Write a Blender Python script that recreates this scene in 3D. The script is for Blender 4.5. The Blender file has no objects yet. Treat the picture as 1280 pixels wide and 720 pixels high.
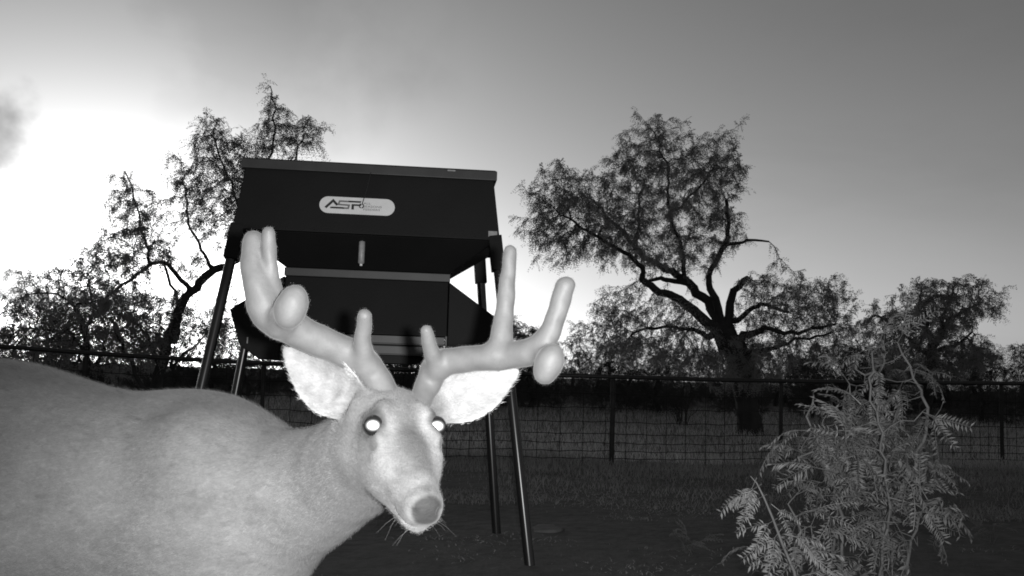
import bpy, math, random
import numpy as np

# ------------------------------------------------------------------ scene, camera, sky, lights
sc = bpy.context.scene
COL = sc.collection
rng = np.random.default_rng(7)
random.seed(7)

FPX, CAM_H = 1108.0, 1.0                      # focal length in pixels of a 1280 px wide frame, lens height (m)
PITCH, ROLL = math.atan(110.0 / FPX), math.radians(1.8)
FW = np.array([0, math.cos(PITCH), math.sin(PITCH)])
_U0 = np.array([0, -math.sin(PITCH), math.cos(PITCH)])
_X0 = np.array([1.0, 0, 0])
RT = math.cos(ROLL) * _X0 + math.sin(ROLL) * _U0
UP = -math.sin(ROLL) * _X0 + math.cos(ROLL) * _U0
CP = np.array([0, 0, CAM_H])

def pt(px, py, d):
    return CP + d * (FW + RT * (px - 640) / FPX + UP * (360 - py) / FPX)

def gp(px, py, z=0.0):
    v = pt(px, py, 1.0) - CP
    return CP + v * (z - CAM_H) / v[2]

from mathutils import Matrix, Vector
cam_d = bpy.data.cameras.new('camera')
cam_d.sensor_width = 36.0
cam_d.lens = 36.0 * FPX / 1280.0
cam_d.clip_start, cam_d.clip_end = 0.02, 3000.0
cam = bpy.data.objects.new('camera', cam_d)
COL.objects.link(cam)
m = Matrix.Identity(4)
for i in range(3):
    m[i][0], m[i][1], m[i][2], m[i][3] = RT[i], UP[i], -FW[i], CP[i]
cam.matrix_world = m
sc.camera = cam

SUN_AZ = math.radians(-24.0)                  # left of the view direction (+Y), just at the horizon
SUN_EL = math.radians(3.0)
world = bpy.data.worlds.new('World')
sc.world = world
world.use_nodes = True
wn, wl = world.node_tree.nodes, world.node_tree.links
wn.clear()
def WN(t, **kw):
    n = wn.new(t)
    for k, v in kw.items():
        setattr(n, k, v)
    return n
def wmath(op, a, b=None, clamp=False):
    n = WN('ShaderNodeMath', operation=op, use_clamp=clamp)
    for i, v in enumerate((a, b)):
        if v is None:
            continue
        if isinstance(v, (int, float)):
            n.inputs[i].default_value = v
        else:
            wl.new(v, n.inputs[i])
    return n.outputs[0]
sky = WN('ShaderNodeTexSky', sky_type='NISHITA', sun_disc=False)
sky.sun_elevation, sky.sun_rotation = SUN_EL, SUN_AZ
sky.air_density, sky.dust_density, sky.ozone_density = 1.0, 1.0, 1.0
sky.altitude = 400
sepc = WN('ShaderNodeSeparateColor')
wl.new(sky.outputs[0], sepc.inputs[0])
# a night-vision sensor: no colour, mostly red and near infrared
lum = wmath('ADD', wmath('MULTIPLY', sepc.outputs[0], 0.35), wmath('ADD', wmath('MULTIPLY', sepc.outputs[1], 0.55), wmath('MULTIPLY', sepc.outputs[2], 0.10)))
# contrast of the sensor's response
lum = wmath('MULTIPLY', wmath('POWER', wmath('MULTIPLY', lum, 0.135), 1.3), 1.62 / 0.12)
# thin evening cloud: noise on the dome, stretched flat
tc = WN('ShaderNodeTexCoord')
mp = WN('ShaderNodeMapping')
mp.inputs['Scale'].default_value = (1.6, 1.6, 5.5)
mp.inputs['Location'].default_value = (0.35, 0.1, 0.55)
mp.inputs['Rotation'].default_value = (0.0, -0.22, 0.0)
wl.new(tc.outputs['Generated'], mp.inputs['Vector'])
nz = WN('ShaderNodeTexNoise')
nz.inputs['Scale'].default_value = 1.7
nz.inputs['Detail'].default_value = 6.0
nz.inputs['Roughness'].default_value = 0.55
nz.inputs['Distortion'].default_value = 0.4
wl.new(mp.outputs[0], nz.inputs['Vector'])
cr = WN('ShaderNodeMapRange')
cr.inputs['From Min'].default_value, cr.inputs['From Max'].default_value = 0.50, 0.72
wl.new(nz.outputs[0], cr.inputs['Value'])
cloud = wmath('MULTIPLY', cr.outputs[0], 0.07)
# one small dark cloud bank low in the west
def cloud_bank(direction, size, depth, wob):
    d = Vector(direction).normalized()
    sub = WN('ShaderNodeVectorMath', operation='SUBTRACT')
    wl.new(tc.outputs['Generated'], sub.inputs[0])
    sub.inputs[1].default_value = d
    nn = WN('ShaderNodeTexNoise')
    nn.inputs['Scale'].default_value = 9.0
    nn.inputs['Detail'].default_value = 5.0
    wl.new(tc.outputs['Generated'], nn.inputs['Vector'])
    ml = WN('ShaderNodeVectorMath', operation='MULTIPLY')
    wl.new(sub.outputs[0], ml.inputs[0])
    ml.inputs[1].default_value = size
    ln = WN('ShaderNodeVectorMath', operation='LENGTH')
    wl.new(ml.outputs[0], ln.inputs[0])
    v = wmath('SUBTRACT', 1.0, wmath('ADD', ln.outputs['Value'], wmath('MULTIPLY', wmath('SUBTRACT', nn.outputs[0], 0.5), wob)))
    r = WN('ShaderNodeMapRange', interpolation_type='SMOOTHSTEP')
    r.inputs['From Min'].default_value, r.inputs['From Max'].default_value = 0.0, 0.55
    wl.new(v, r.inputs['Value'])
    return wmath('MULTIPLY', r.outputs[0], depth)
bank1 = cloud_bank(pt(-75, 172, 1) - CP, (8.8, 8.8, 15), 0.62, 2.2)
bank2 = cloud_bank(pt(-40, 345, 1) - CP, (9, 9, 50), 0.75, 1.5)
dim_veil = cloud_bank(pt(60, -60, 1) - CP, (2.4, 2.4, 3.3), 0.24, 0.9)  # veil added to dim the sky's glow at upper left
bank5 = cloud_bank(pt(95, 85, 1) - CP, (8, 8, 5.5), -0.12, 2.2)
bank4 = cloud_bank(pt(60, 372, 1) - CP, (7, 7, 70), 0.7, 1.6)
keep = wmath('SUBTRACT', 1.0, cloud)
for bk in (bank1, bank2, dim_veil, bank4, bank5):
    keep = wmath('MULTIPLY', keep, wmath('SUBTRACT', 1.0, bk))
lum = wmath('MULTIPLY', lum, keep)
bg = WN('ShaderNodeBackground')
bg.inputs['Strength'].default_value = 0.12
wl.new(lum, bg.inputs['Color'])
wo = WN('ShaderNodeOutputWorld')
wl.new(bg.outputs[0], wo.inputs[0])

sun_d = bpy.data.lights.new('sun', 'SUN')
sun_d.energy, sun_d.angle = 0.12, math.radians(10)
sun_d.color = (1, 1, 1)
sun = bpy.data.objects.new('sun', sun_d)
COL.objects.link(sun)
sdir = Vector((math.sin(SUN_AZ) * math.cos(SUN_EL), math.cos(SUN_AZ) * math.cos(SUN_EL), math.sin(SUN_EL)))
sun.rotation_euler = sdir.to_track_quat('Z', 'Y').to_euler()
sun.location = (0, 0, 8)

# the trail camera's own infrared flash, right beside its lens
fl_d = bpy.data.lights.new('infrared_flash', 'SPOT')
fl_d.energy, fl_d.shadow_soft_size = 460.0, 0.012
fl_d.spot_size, fl_d.spot_blend = math.radians(93), 1.0
flash = bpy.data.objects.new('infrared_flash', fl_d)
COL.objects.link(flash)
flash.location = CP + RT * 0.045 + UP * 0.004
aim = pt(620, 420, 1.0) - CP
flash.rotation_euler = (-Vector(aim)).to_track_quat('Z', 'Y').to_euler()

sc.view_settings.view_transform = 'Standard'
sc.view_settings.look = 'None'
sc.view_settings.gamma = 1.0
sc.view_settings.exposure = 0.0
sc.cycles.use_denoising = True
sc.cycles.max_bounces = 6
sc.cycles.filter_width = 1.8

# ------------------------------------------------------------------ helpers
def gray(v):
    return (v, v, v, 1.0)

def material(name, tone, rough=0.7, vary=0.25, scale=8.0, bump=0.0, bump_scale=60.0, stretch=(1, 1, 1),
             attr=None, metallic=0.0, sheen=0.0, spec=0.5, translucent=0.0, detail=5.0, scale2=None, vary2=0.0, bump_dist=0.01):
    mt = bpy.data.materials.new(name)
    mt.use_nodes = True
    N, L = mt.node_tree.nodes, mt.node_tree.links
    b = N['Principled BSDF']
    out = N['Material Output']
    b.inputs['Roughness'].default_value = rough
    b.inputs['Metallic'].default_value = metallic
    b.inputs['Specular IOR Level'].default_value = spec
    b.inputs['Sheen Weight'].default_value = sheen
    b.inputs['Sheen Roughness'].default_value = 0.4
    tcn = N.new('ShaderNodeTexCoord')
    mpn = N.new('ShaderNodeMapping')
    mpn.inputs['Scale'].default_value = stretch
    L.new(tcn.outputs['Object'], mpn.inputs['Vector'])
    def noise(s, dt):
        n = N.new('ShaderNodeTexNoise')
        n.inputs['Scale'].default_value = s
        n.inputs['Detail'].default_value = dt
        L.new(mpn.outputs[0], n.inputs['Vector'])
        return n.outputs[0]
    def mth(op, a, c):
        n = N.new('ShaderNodeMath')
        n.operation = op
        for i, v in enumerate((a, c)):
            if isinstance(v, (int, float)):
                n.inputs[i].default_value = v
            else:
                L.new(v, n.inputs[i])
        return n.outputs[0]
    fac = mth('ADD', 1.0 - vary * 2.5, mth('MULTIPLY', noise(scale, detail), vary * 5.0))
    fac = mth('MAXIMUM', fac, 0.15)
    if scale2:
        f2 = mth('ADD', 1.0 - vary2 * 2.5, mth('MULTIPLY', noise(scale2, 3.0), vary2 * 5.0))
        fac = mth('MULTIPLY', fac, mth('MAXIMUM', f2, 0.1))
    base = tone
    if attr:
        at = N.new('ShaderNodeAttribute')
        at.attribute_name = attr
        base = mth('MULTIPLY', at.outputs['Fac'], tone)
    col = mth('MULTIPLY', fac, base)
    cmb = N.new('ShaderNodeCombineColor')
    for i in range(3):
        L.new(col, cmb.inputs[i])
    L.new(cmb.outputs[0], b.inputs['Base Color'])
    if bump:
        bn = N.new('ShaderNodeBump')
        bn.inputs['Strength'].default_value = bump
        bn.inputs['Distance'].default_value = bump_dist
        L.new(noise(bump_scale, 4.0), bn.inputs['Height'])
        L.new(bn.outputs[0], b.inputs['Normal'])
    if translucent:
        tr = N.new('ShaderNodeBsdfTranslucent')
        L.new(cmb.outputs[0], tr.inputs['Color'])
        mx = N.new('ShaderNodeMixShader')
        mx.inputs[0].default_value = translucent
        L.new(b.outputs[0], mx.inputs[1])
        L.new(tr.outputs[0], mx.inputs[2])
        L.new(mx.outputs[0], out.inputs['Surface'])
    return mt

def mesh_np(name, V, Fc, smooth=False):
    """V (n,3), Fc (m,k) -> mesh"""
    V = np.asarray(V, dtype=np.float32)
    Fc = np.asarray(Fc, dtype=np.int32)
    me = bpy.data.meshes.new(name)
    me.vertices.add(len(V))
    me.vertices.foreach_set('co', V.ravel())
    k = Fc.shape[1]
    me.loops.add(Fc.size)
    me.loops.foreach_set('vertex_index', Fc.ravel())
    me.polygons.add(len(Fc))
    me.polygons.foreach_set('loop_start', np.arange(0, Fc.size, k, dtype=np.int32))
    if smooth:
        me.polygons.foreach_set('use_smooth', np.ones(len(Fc), dtype=bool))
    me.update(calc_edges=True)
    return me

def link(name, me, mat=None, parent=None, label=None, cat=None, group=None, kind=None, loc=None):
    o = bpy.data.objects.new(name, me)
    COL.objects.link(o)
    if mat is not None and me is not None and len(me.materials) == 0:
        me.materials.append(mat)
    if parent is not None:
        o.parent = parent
    if loc is not None:
        o.location = loc
    for k, v in (('label', label), ('category', cat), ('group', group), ('kind', kind)):
        if v:
            o[k] = v
    return o

class MB:
    """collects shapes of one part (mixed polygons)"""
    def __init__(s):
        s.v, s.f = [], []
    def add(s, V, Fs):
        b = len(s.v)
        s.v += [tuple(map(float, p)) for p in V]
        s.f += [tuple(b + i for i in f) for f in Fs]
        return s
    def box(s, c, size, axes=None):
        c = np.array(c, float)
        A = np.eye(3) if axes is None else np.array(axes, float)
        hx = np.array(size, float) / 2
        P = [c + A[0] * sx * hx[0] + A[1] * sy * hx[1] + A[2] * sz * hx[2] for sx in (-1, 1) for sy in (-1, 1) for sz in (-1, 1)]
        return s.add(P, [(0, 1, 3, 2), (4, 6, 7, 5), (0, 4, 5, 1), (2, 3, 7, 6), (0, 2, 6, 4), (1, 5, 7, 3)])
    def tube(s, pts, rad, n=10, cap=True):
        pts = [np.array(p, float) for p in pts]
        if not hasattr(rad, '__len__'):
            rad = [rad] * len(pts)
        if cap:                                     # extra rings by the ends keep the smooth shading true along the pipe
            e0, e1 = pts[0] + (pts[1] - pts[0]) * 0.004, pts[-1] + (pts[-2] - pts[-1]) * 0.004
            pts = [pts[0], e0] + pts[1:-1] + [e1, pts[-1]]
            rad = [rad[0], rad[0]] + list(rad[1:-1]) + [rad[-1], rad[-1]]
        V, Fs = [], []
        ref = None
        for i, p in enumerate(pts):
            t = pts[min(i + 1, len(pts) - 1)] - pts[max(i - 1, 0)]
            t = t / (np.linalg.norm(t) + 1e-12)
            if ref is None:
                ref = np.array([0, 0, 1.0]) if abs(t[2]) < 0.9 else np.array([1.0, 0, 0])
            a = np.cross(t, ref); a /= np.linalg.norm(a) + 1e-12
            b = np.cross(t, a)
            ref = b * -1 if False else ref
            for k in range(n):
                th = 2 * math.pi * k / n
                V.append(p + rad[i] * (math.cos(th) * a + math.sin(th) * b))
        for i in range(len(pts) - 1):
            for k in range(n):
                k2 = (k + 1) % n
                Fs.append((i * n + k, i * n + k2, (i + 1) * n + k2, (i + 1) * n + k))
        if cap:
            Fs.append(tuple(range(n - 1, -1, -1)))
            Fs.append(tuple((len(pts) - 1) * n + k for k in range(n)))
        return s.add(V, Fs)
    def prism(s, poly, off):
        """planar polygon (3D points) extruded by vector off"""
        n = len(poly)
        P = [np.array(p, float) for p in poly]
        Q = [p + np.array(off, float) for p in P]
        return s.add(P + Q, [tuple(range(n))] + [tuple(range(2 * n - 1, n - 1, -1))] + [(i, n + i, n + (i + 1) % n, (i + 1) % n) for i in range(n)])
    def mesh(s, name, smooth=False, bevel=0.0):
        me = bpy.data.meshes.new(name)
        me.from_pydata(s.v, [], s.f)
        import bmesh
        bm = bmesh.new(); bm.from_mesh(me)
        bmesh.ops.recalc_face_normals(bm, faces=bm.faces)
        if bevel:
            bmesh.ops.bevel(bm, geom=[e for e in bm.edges if len(e.link_faces) == 2 and e.calc_face_angle(0) > 0.5], offset=bevel, segments=2, affect='EDGES', profile=0.6)
        bm.to_mesh(me); bm.free()
        if smooth:
            for p in me.polygons:
                p.use_smooth = True
        return me

def empty(name, loc, **kw):
    o = bpy.data.objects.new(name, None)
    COL.objects.link(o)
    o.location = loc
    o.empty_display_size = 0.1
    for k, v in kw.items():
        o[k] = v
    return o

# ------------------------------------------------------------------ materials (an infrared picture: greys only)
M = {}
M['soil'] = material('soil', 0.058, 0.95, 0.24, 1.3, 1.0, 11, scale2=7, vary2=0.26, bump_dist=0.035)
M['grass'] = material('dry_grass', 0.23, 0.8, 0.3, 1.1, translucent=0.3)
M['pasture'] = material('pasture_grass', 0.46, 0.8, 0.3, 0.5, translucent=0.3)  # paler than the fence grass, standing in for dusk light out there
M['straw'] = material('straw', 0.22, 0.85, 0.25, 4)
M['bark'] = material('bark', 0.022, 0.95, 0.3, 6, 0.8, 30, stretch=(1, 1, 0.25))
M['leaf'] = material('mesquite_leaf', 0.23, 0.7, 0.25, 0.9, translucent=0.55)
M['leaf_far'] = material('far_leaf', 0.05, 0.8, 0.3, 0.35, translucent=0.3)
M['bush_leaf'] = material('young_leaf', 0.13, 0.55, 0.25, 9, translucent=0.25)
M['bush_stem'] = material('young_stem', 0.075, 0.8, 0.25, 20)
M['paint'] = material('black_paint', 0.0075, 0.6, 0.12, 5, 0.12, 120, spec=0.22, scale2=3.5, vary2=0.14)
M['trim'] = material('grey_trim', 0.035, 0.45, 0.2, 9, spec=0.4)
M['legpipe'] = material('dark_pipe', 0.010, 0.27, 0.15, 14, spec=0.55)
M['rail'] = material('galvanised_rail', 0.16, 0.55, 0.25, 20, metallic=0.0)
M['wire'] = material('fence_wire', 0.018, 0.7, 0.2, 30, spec=0.2)
M['post'] = material('fence_post', 0.016, 0.75, 0.3, 12, spec=0.3)
M['rustpipe'] = material('rail_pipe', 0.014, 0.5, 0.3, 12, spec=0.4)
M['decal'] = material('decal_silver', 0.8, 0.5, 0.07, 14)
M['ink'] = material('decal_ink', 0.02, 0.6, 0.05, 14)
M['ink2'] = material('decal_grey', 0.19, 0.6, 0.05, 14)
M['steel'] = material('plain_steel', 0.32, 0.4, 0.2, 40)
M['stone'] = material('pale_stone', 0.10, 0.9, 0.2, 12, 0.6, 40)
# ------------------------------------------------------------------ ground
def sstep(a, b, x):
    t = np.clip((np.asarray(x, float) - a) / (b - a), 0, 1)
    return t * t * (3 - 2 * t)

def gz(x, y):
    x, y = np.asarray(x, float), np.asarray(y, float)
    side = 0.13 * sstep(-1.0, -7.5, x) + 0.05 * sstep(2.0, 6.5, x)
    w = sstep(5.5, 9.5, y)
    fine = 0.012 * np.sin(1.7 * x + 0.6 * y) * np.sin(1.3 * y - 0.4 * x) + 0.006 * np.sin(5.1 * x + 2.0) * np.sin(4.3 * y + 1.0)
    near = np.exp(-((x * x + y * y) / 900.0))
    return side * w * (0.35 + 0.65 * near) + fine * near

def axis(lo, hi, n, p):
    t = np.linspace(-1, 1, n)
    s = np.sign(t) * np.abs(t) ** p
    return np.where(s < 0, -s * lo, s * hi)
gx = np.unique(np.concatenate([axis(-900, 900, 61, 3.2), np.arange(-12, 12.01, 0.2)]))
gy = np.unique(np.concatenate([axis(-300, 1500, 61, 3.2), np.arange(-2, 24.01, 0.2)]))
GX, GY = np.meshgrid(gx, gy, indexing='ij')
V = np.stack([GX, GY, gz(GX, GY)], -1).reshape(-1, 3)
nx, ny = GX.shape
idx = np.arange(nx * ny).reshape(nx, ny)
Fq = np.stack([idx[:-1, :-1], idx[1:, :-1], idx[1:, 1:], idx[:-1, 1:]], -1).reshape(-1, 4)
link('ground', mesh_np('ground', V, Fq, True), M['soil'], kind='structure')

def blades(n_pts, h0, h1, w, seed, lean=0.5):
    """n thin grass blades rooted at n_pts (n,2): two triangles each, bent"""
    r = np.random.default_rng(seed)
    n = len(n_pts)
    base = np.column_stack([n_pts, gz(n_pts[:, 0], n_pts[:, 1]) - 0.004])
    h = r.uniform(h0, h1, n)[:, None]
    an = r.uniform(0, 2 * math.pi, n)
    wv = np.stack([np.cos(an), np.sin(an), np.zeros(n)], 1) * w
    ld = r.uniform(0, 2 * math.pi, n)
    ln = np.stack([np.cos(ld), np.sin(ld), np.zeros(n)], 1) * (h * r.uniform(0.05, lean, n)[:, None])
    up = np.array([0, 0, 1.0])
    mid = base + up * h * 0.55 + ln * 0.35
    tip = base + up * h * 0.95 + ln
    V = np.stack([base - wv, base + wv, mid + wv * 0.7, mid - wv * 0.7, tip], 1).reshape(-1, 3)
    b = (np.arange(n) * 5)[:, None]
    F3 = np.concatenate([b + [0, 1, 2], b + [0, 2, 3], b + [3, 2, 4]])
    return V, F3

def wedge(n, y0, y1, seed, margin=1.5, pw=1.0):
    r = np.random.default_rng(seed)
    y = y0 + (y1 - y0) * r.random(n) ** pw
    hw = 0.64 * y + margin
    return np.column_stack([r.uniform(-1, 1, n) * hw, y])

def patch(x, y, s, ox=0.0):
    return (np.sin(s * x + ox) * np.sin(s * 1.3 * y + ox * 2) + np.sin(s * 2.3 * x - s * 1.7 * y + ox) * 0.6 + np.sin(s * 4.1 * y + 1.3 * ox + s * x) * 0.4)

P = wedge(90000, 7.0, 24, 11, pw=1.4)
k = patch(P[:, 0], P[:, 1], 1.3) + 1.7 * sstep(7.4, 11.5, P[:, 1]) + rng.normal(0, 0.5, len(P)) > 0.2
V1, F1 = blades(P[k], 0.02, 0.07, 0.0024, 12, 1.4)
P2 = wedge(16000, 9.3, 12.0, 13)                       # ranker grass along the fence line
P2 = np.concatenate([P2, wedge(50000, 11.0, 32.0, 17, pw=1.4)])
V2, F2 = blades(P2[:16000], 0.04, 0.15, 0.0024, 14, 1.0)
link('fence_line_grass', mesh_np('fence_line_grass', np.concatenate([V1, V2]), np.concatenate([F1, F2 + len(V1)])), M['grass'],
     label='short rank grass along the foot of the wire fence', cat='grass', kind='stuff')
V2, F2 = blades(P2[16000:], 0.06, 0.18, 0.0035, 18, 1.0)
link('pasture_grass', mesh_np('pasture_grass', V2, F2), M['pasture'], label='dry grass over the pasture beyond the wire fence, dusk light put into its pale tone', cat='grass', kind='stuff')
# flattened straw and leaf litter on the bare soil
P = wedge(26000, 4.2, 9.0, 15, 0.6)
k = patch(P[:, 0], P[:, 1], 1.9, 0.7) + rng.normal(0, 0.35, len(P)) > 0.95
P = P[k]
for cx, cy, sx_, sy_, n_ in ((0.35, 7.6, 0.5, 0.25, 700), (1.0, 7.3, 0.35, 0.2, 500), (1.35, 6.9, 0.3, 0.15, 350), (0.9, 6.6, 0.12, 0.06, 90), (-0.1, 7.5, 0.5, 0.2, 500), (-0.2, 5.5, 0.3, 0.1, 120)):
    P = np.concatenate([P, rng.normal(0, 1, (n_, 2)) * [sx_, sy_] + [cx, cy]])
V1, F1 = blades(P, 0.008, 0.022, 0.0026, 16, 4.0)
link('straw_litter', mesh_np('straw_litter', V1, F1), M['straw'], label='pale flattened straw scattered over the bare soil', cat='straw', kind='stuff')

# flat pale stones on the bare soil by the feeder
def flat_stone(px, py, w, d, h, seed, label):
    r = np.random.default_rng(seed)
    c = gp(px, py); c[2] = float(gz(c[0], c[1]))
    n = 14
    th = np.linspace(0, 2 * math.pi, n, endpoint=False)
    rr = 1 + r.normal(0, 0.10, n)
    mb = MB(); V = []
    for s, z in ((1.0, -0.01), (1.02, h * 0.45), (0.86, h * 0.9), (0.5, h)):
        for i in range(n):
            V.append((w / 2 * s * rr[i] * math.cos(th[i]), d / 2 * s * rr[i] * math.sin(th[i]), z + r.normal(0, h * 0.06)))
    Fs = [(a * n + i, a * n + (i + 1) % n, (a + 1) * n + (i + 1) % n, (a + 1) * n + i) for a in range(3) for i in range(n)]
    Fs.append(tuple(3 * n + i for i in range(n))); Fs.append(tuple(range(n - 1, -1, -1)))
    mb.add(V, Fs)
    link('flat_stone', mb.mesh('flat_stone', True), M['stone'], loc=c, label=label, cat='stone')
flat_stone(683, 660, 0.20, 0.26, 0.022, 3, 'flat pale stone lying on bare soil right beside the front feeder leg')

# ------------------------------------------------------------------ fence
def fdepth(px):
    return float(np.interp(px, [-300, 0, 105, 330, 545, 765, 975, 1252, 1500], [10.6, 10.5, 10.5, 10.3, 10.2, 10.3, 11.0, 11.5, 11.9]))
def frail(px):
    return float(np.interp(px, [-300, 0, 120, 250, 400, 640, 765, 900, 1060, 1280, 1500], [410, 433, 442, 450, 457.5, 467.5, 471, 475, 477.5, 479.5, 480]))
fence = empty('wire_fence', (0, 10.5, 0), label='long pipe-topped wire mesh fence running across behind the feeder', category='fence')
fo = np.array([0, 10.5, 0.0])
fpx = np.linspace(-260, 1500, 89)
RAILP = np.array([pt(p, frail(p), fdepth(p)) for p in fpx])
GZ = gz(RAILP[:, 0], RAILP[:, 1])
FH = RAILP[:, 2] - GZ
def rail_at(px):
    return np.array([np.interp(px, fpx, RAILP[:, i]) for i in range(3)])
link('top_rail', MB().tube(RAILP - fo, 0.026, 8).mesh('top_rail', True), M['rustpipe'], fence)
for hf in (0.79, 0.635, 0.48, 0.35, 0.25, 0.16, 0.08):
    W = RAILP.copy()
    W[:, 2] = GZ + hf * 1.04 + np.array([0.006 * math.sin(3.1 * i + hf * 40) for i in range(len(W))])
    W[:, 1] -= 0.012
    link('wire', MB().tube(W - fo, 0.0042, 4).mesh('wire', True), M['wire'], fence)
s = np.concatenate([[0], np.cumsum(np.linalg.norm(np.diff(RAILP[:, :2], axis=0), axis=1))])
pos, spots = 0.1, []
while pos < s[-1]:
    x = np.interp(pos, s, RAILP[:, 0])
    spots.append(pos)
    pos += 0.26 if x < 4.9 else 0.13
for q in spots:
    p = np.array([np.interp(q, s, RAILP[:, i]) for i in range(3)])
    g = float(gz(p[0], p[1])); j = random.uniform(-0.012, 0.012)
    link('wire', MB().tube([(p[0] + j, p[1] - 0.019 - fo[1], g - 0.02), (p[0], p[1] - 0.019 - fo[1], p[2] - 0.05)], 0.0036, 4).mesh('wire', True), M['wire'], fence)
for px in (-130, 105, 330, 545, 767, 977, 1253, 1440):
    p = rail_at(px); g = float(gz(p[0], p[1]))
    rr = 0.03 if px in (105, 767) else 0.025
    link('post', MB().tube([(p[0], p[1] + 0.045 - fo[1], g - 0.2), (p[0] + random.uniform(-0.01, 0.01), p[1] + 0.045 - fo[1], p[2] + 0.012)], rr, 8).mesh('post', True), M['post'], fence)

# ------------------------------------------------------------------ feeder
YAW = math.radians(5.5)
FB = np.array([math.cos(YAW), math.sin(YAW), 0]); FA = np.array([-math.sin(YAW), math.cos(YAW), 0])
FRb = gp(662, 706)
fc = FRb - FB * 0.952 + FA * 0.596
fc[2] = 0
feeder = empty('game_feeder', fc, label='dark metal hopper game feeder on four splayed pipe legs by the fence', category='feeder')
feeder.rotation_euler = (0, 0, YAW)
def hw(z):            # half width of the leg frame at height z
    return 0.972 - 0.265 * z / 2.1
def fy(z):            # front y of the leg frame at height z
    return -0.56 + 0.10 * z
ZB, ZT = 1.775, 2.13
def rear_shift(z):
    return -0.10 + 0.03 * z
def solid(name, rings, mat, parent, bevel=0.004):
    """closed solid from stacked 4-point rings"""
    mb = MB(); V = []; n = len(rings[0])
    for r_ in rings:
        V += list(r_)
    Fs = [tuple(range(n - 1, -1, -1)), tuple((len(rings) - 1) * n + i for i in range(n))]
    for a in range(len(rings) - 1):
        for i in range(n):
            Fs.append((a * n + i, a * n + (i + 1) % n, (a + 1) * n + (i + 1) % n, (a + 1) * n + i))
    mb.add(V, Fs)
    return link(name, mb.mesh(name, False, bevel), mat, parent)
def ring(x, y0, y1, z, x0=None):
    return [(-x if x0 is None else x0, y0, z), (x, y0, z), (x, y1, z), (-x if x0 is None else x0, y1, z)]
YB = 0.41
solid('hopper_box', [ring(hw(ZB) + 0.005, fy(ZB), YB, ZB), ring(hw(ZT) + 0.005, fy(ZT), YB - 0.02, ZT)], M['paint'], feeder)
# lid: top sheet with turned-down lip
solid('lid', [ring(hw(ZT) + 0.022, fy(ZT) - 0.028, YB + 0.02, ZT - 0.004), ring(hw(ZT) + 0.022, fy(ZT) - 0.028, YB + 0.02, ZT + 0.048), ring(hw(ZT) + 0.010, fy(ZT) - 0.016, YB + 0.01, ZT + 0.056)], M['trim'], feeder, 0.003)
NZ, NX, NF, NB = 1.59, 0.475, -0.20, 0.20
solid('funnel', [ring(NX, NF, NB, NZ), ring(hw(ZB) - 0.012, fy(ZB) + 0.015, YB - 0.015, ZB - 0.002)], M['paint'], feeder)
# throat flange under the funnel
solid('throat_flange', [ring(NX + 0.006, NF - 0.008, NB + 0.008, NZ - 0.05), ring(NX + 0.006, NF - 0.008, NB + 0.008, NZ - 0.003)], M['trim'], feeder, 0.003)
# lower hopper: front apron under the throat, flared wings at both ends
solid('apron', [ring(NX - 0.004, NF - 0.075, NB + 0.07, 1.215), ring(NX - 0.004, NF - 0.004, NB, NZ - 0.052)], M['paint'], feeder)
for sx in (-1, 1):
    poly = [(sx * (NX + 0.002), NF - 0.02, NZ - 0.054), (sx * 0.77, NF - 0.03, 1.33), (sx * 0.70, NF - 0.06, 1.13), (sx * (NX + 0.11), NF - 0.07, 1.05), (sx * (NX + 0.002), NF - 0.075, 1.05)]
    mb = MB().prism(poly, (0, 0.42, 0))
    w = link('trough_wing', mb.mesh('trough_wing', False, 0.004), M['paint'], feeder)
    link('weld_tab', MB().box((sx * 0.655, NF - 0.058, 1.155), (0.006, 0.006, 0.035)).mesh('weld_tab'), M['steel'], w)
# trough lips: two folded channels and the dark throat between them
for z0, z1, y in ((1.165, 1.208, NF - 0.10), (1.105, 1.15, NF - 0.085)):
    mb = MB().box((0, y, (z0 + z1) / 2), (2 * NX - 0.03, 0.012, z1 - z0)).box((0, y - 0.012, z0 - 0.004), (2 * NX - 0.03, 0.036, 0.006))
    link('trough_lip', mb.mesh('trough_lip', False, 0.0015), M['trim'], feeder)
link('trough', MB().box((0, 0, 1.075), (2 * NX - 0.01, 0.36, 0.05)).box((0, 0.0, 1.16), (2 * NX - 0.03, 0.30, 0.12)).mesh('trough', False, 0.003), M['paint'], feeder)
# end stop of the lips
link('trough_end_stop', MB().box((NX - 0.008, NF - 0.115, 1.165), (0.012, 0.03, 0.10)).mesh('trough_end_stop', False, 0.002), M['trim'], feeder)
# legs with sleeves
for sx, back in ((-1, 0), (1, 0), (-1, 1), (1, 1)):
    def lp(z):
        x = sx * (hw(z) - 0.02)
        if back:
            return np.array([x + (rear_shift(z) if sx > 0 else 0.02), 0.345 + 0.015 * z, z])
        return np.array([x, fy(1.78) + 0.035 - 0.14 * (1.78 - z), z])
    g = -0.03
    leg = link('leg', MB().tube([lp(g), lp(1.74)], 0.0285, 14).mesh('leg', True), M['legpipe'], feeder)
    a, b = lp(1.60), lp(1.80)
    t = (b - a) / np.linalg.norm(b - a)
    ax = np.cross(t, [0, 1, 0]); ax /= np.linalg.norm(ax)
    ay = np.cross(t, ax)
    link('leg_sleeve', MB().box((a + b) / 2, (0.076, 0.076, np.linalg.norm(b - a)), (ax, ay, t)).mesh('leg_sleeve', False, 0.004), M['paint'], leg)
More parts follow.
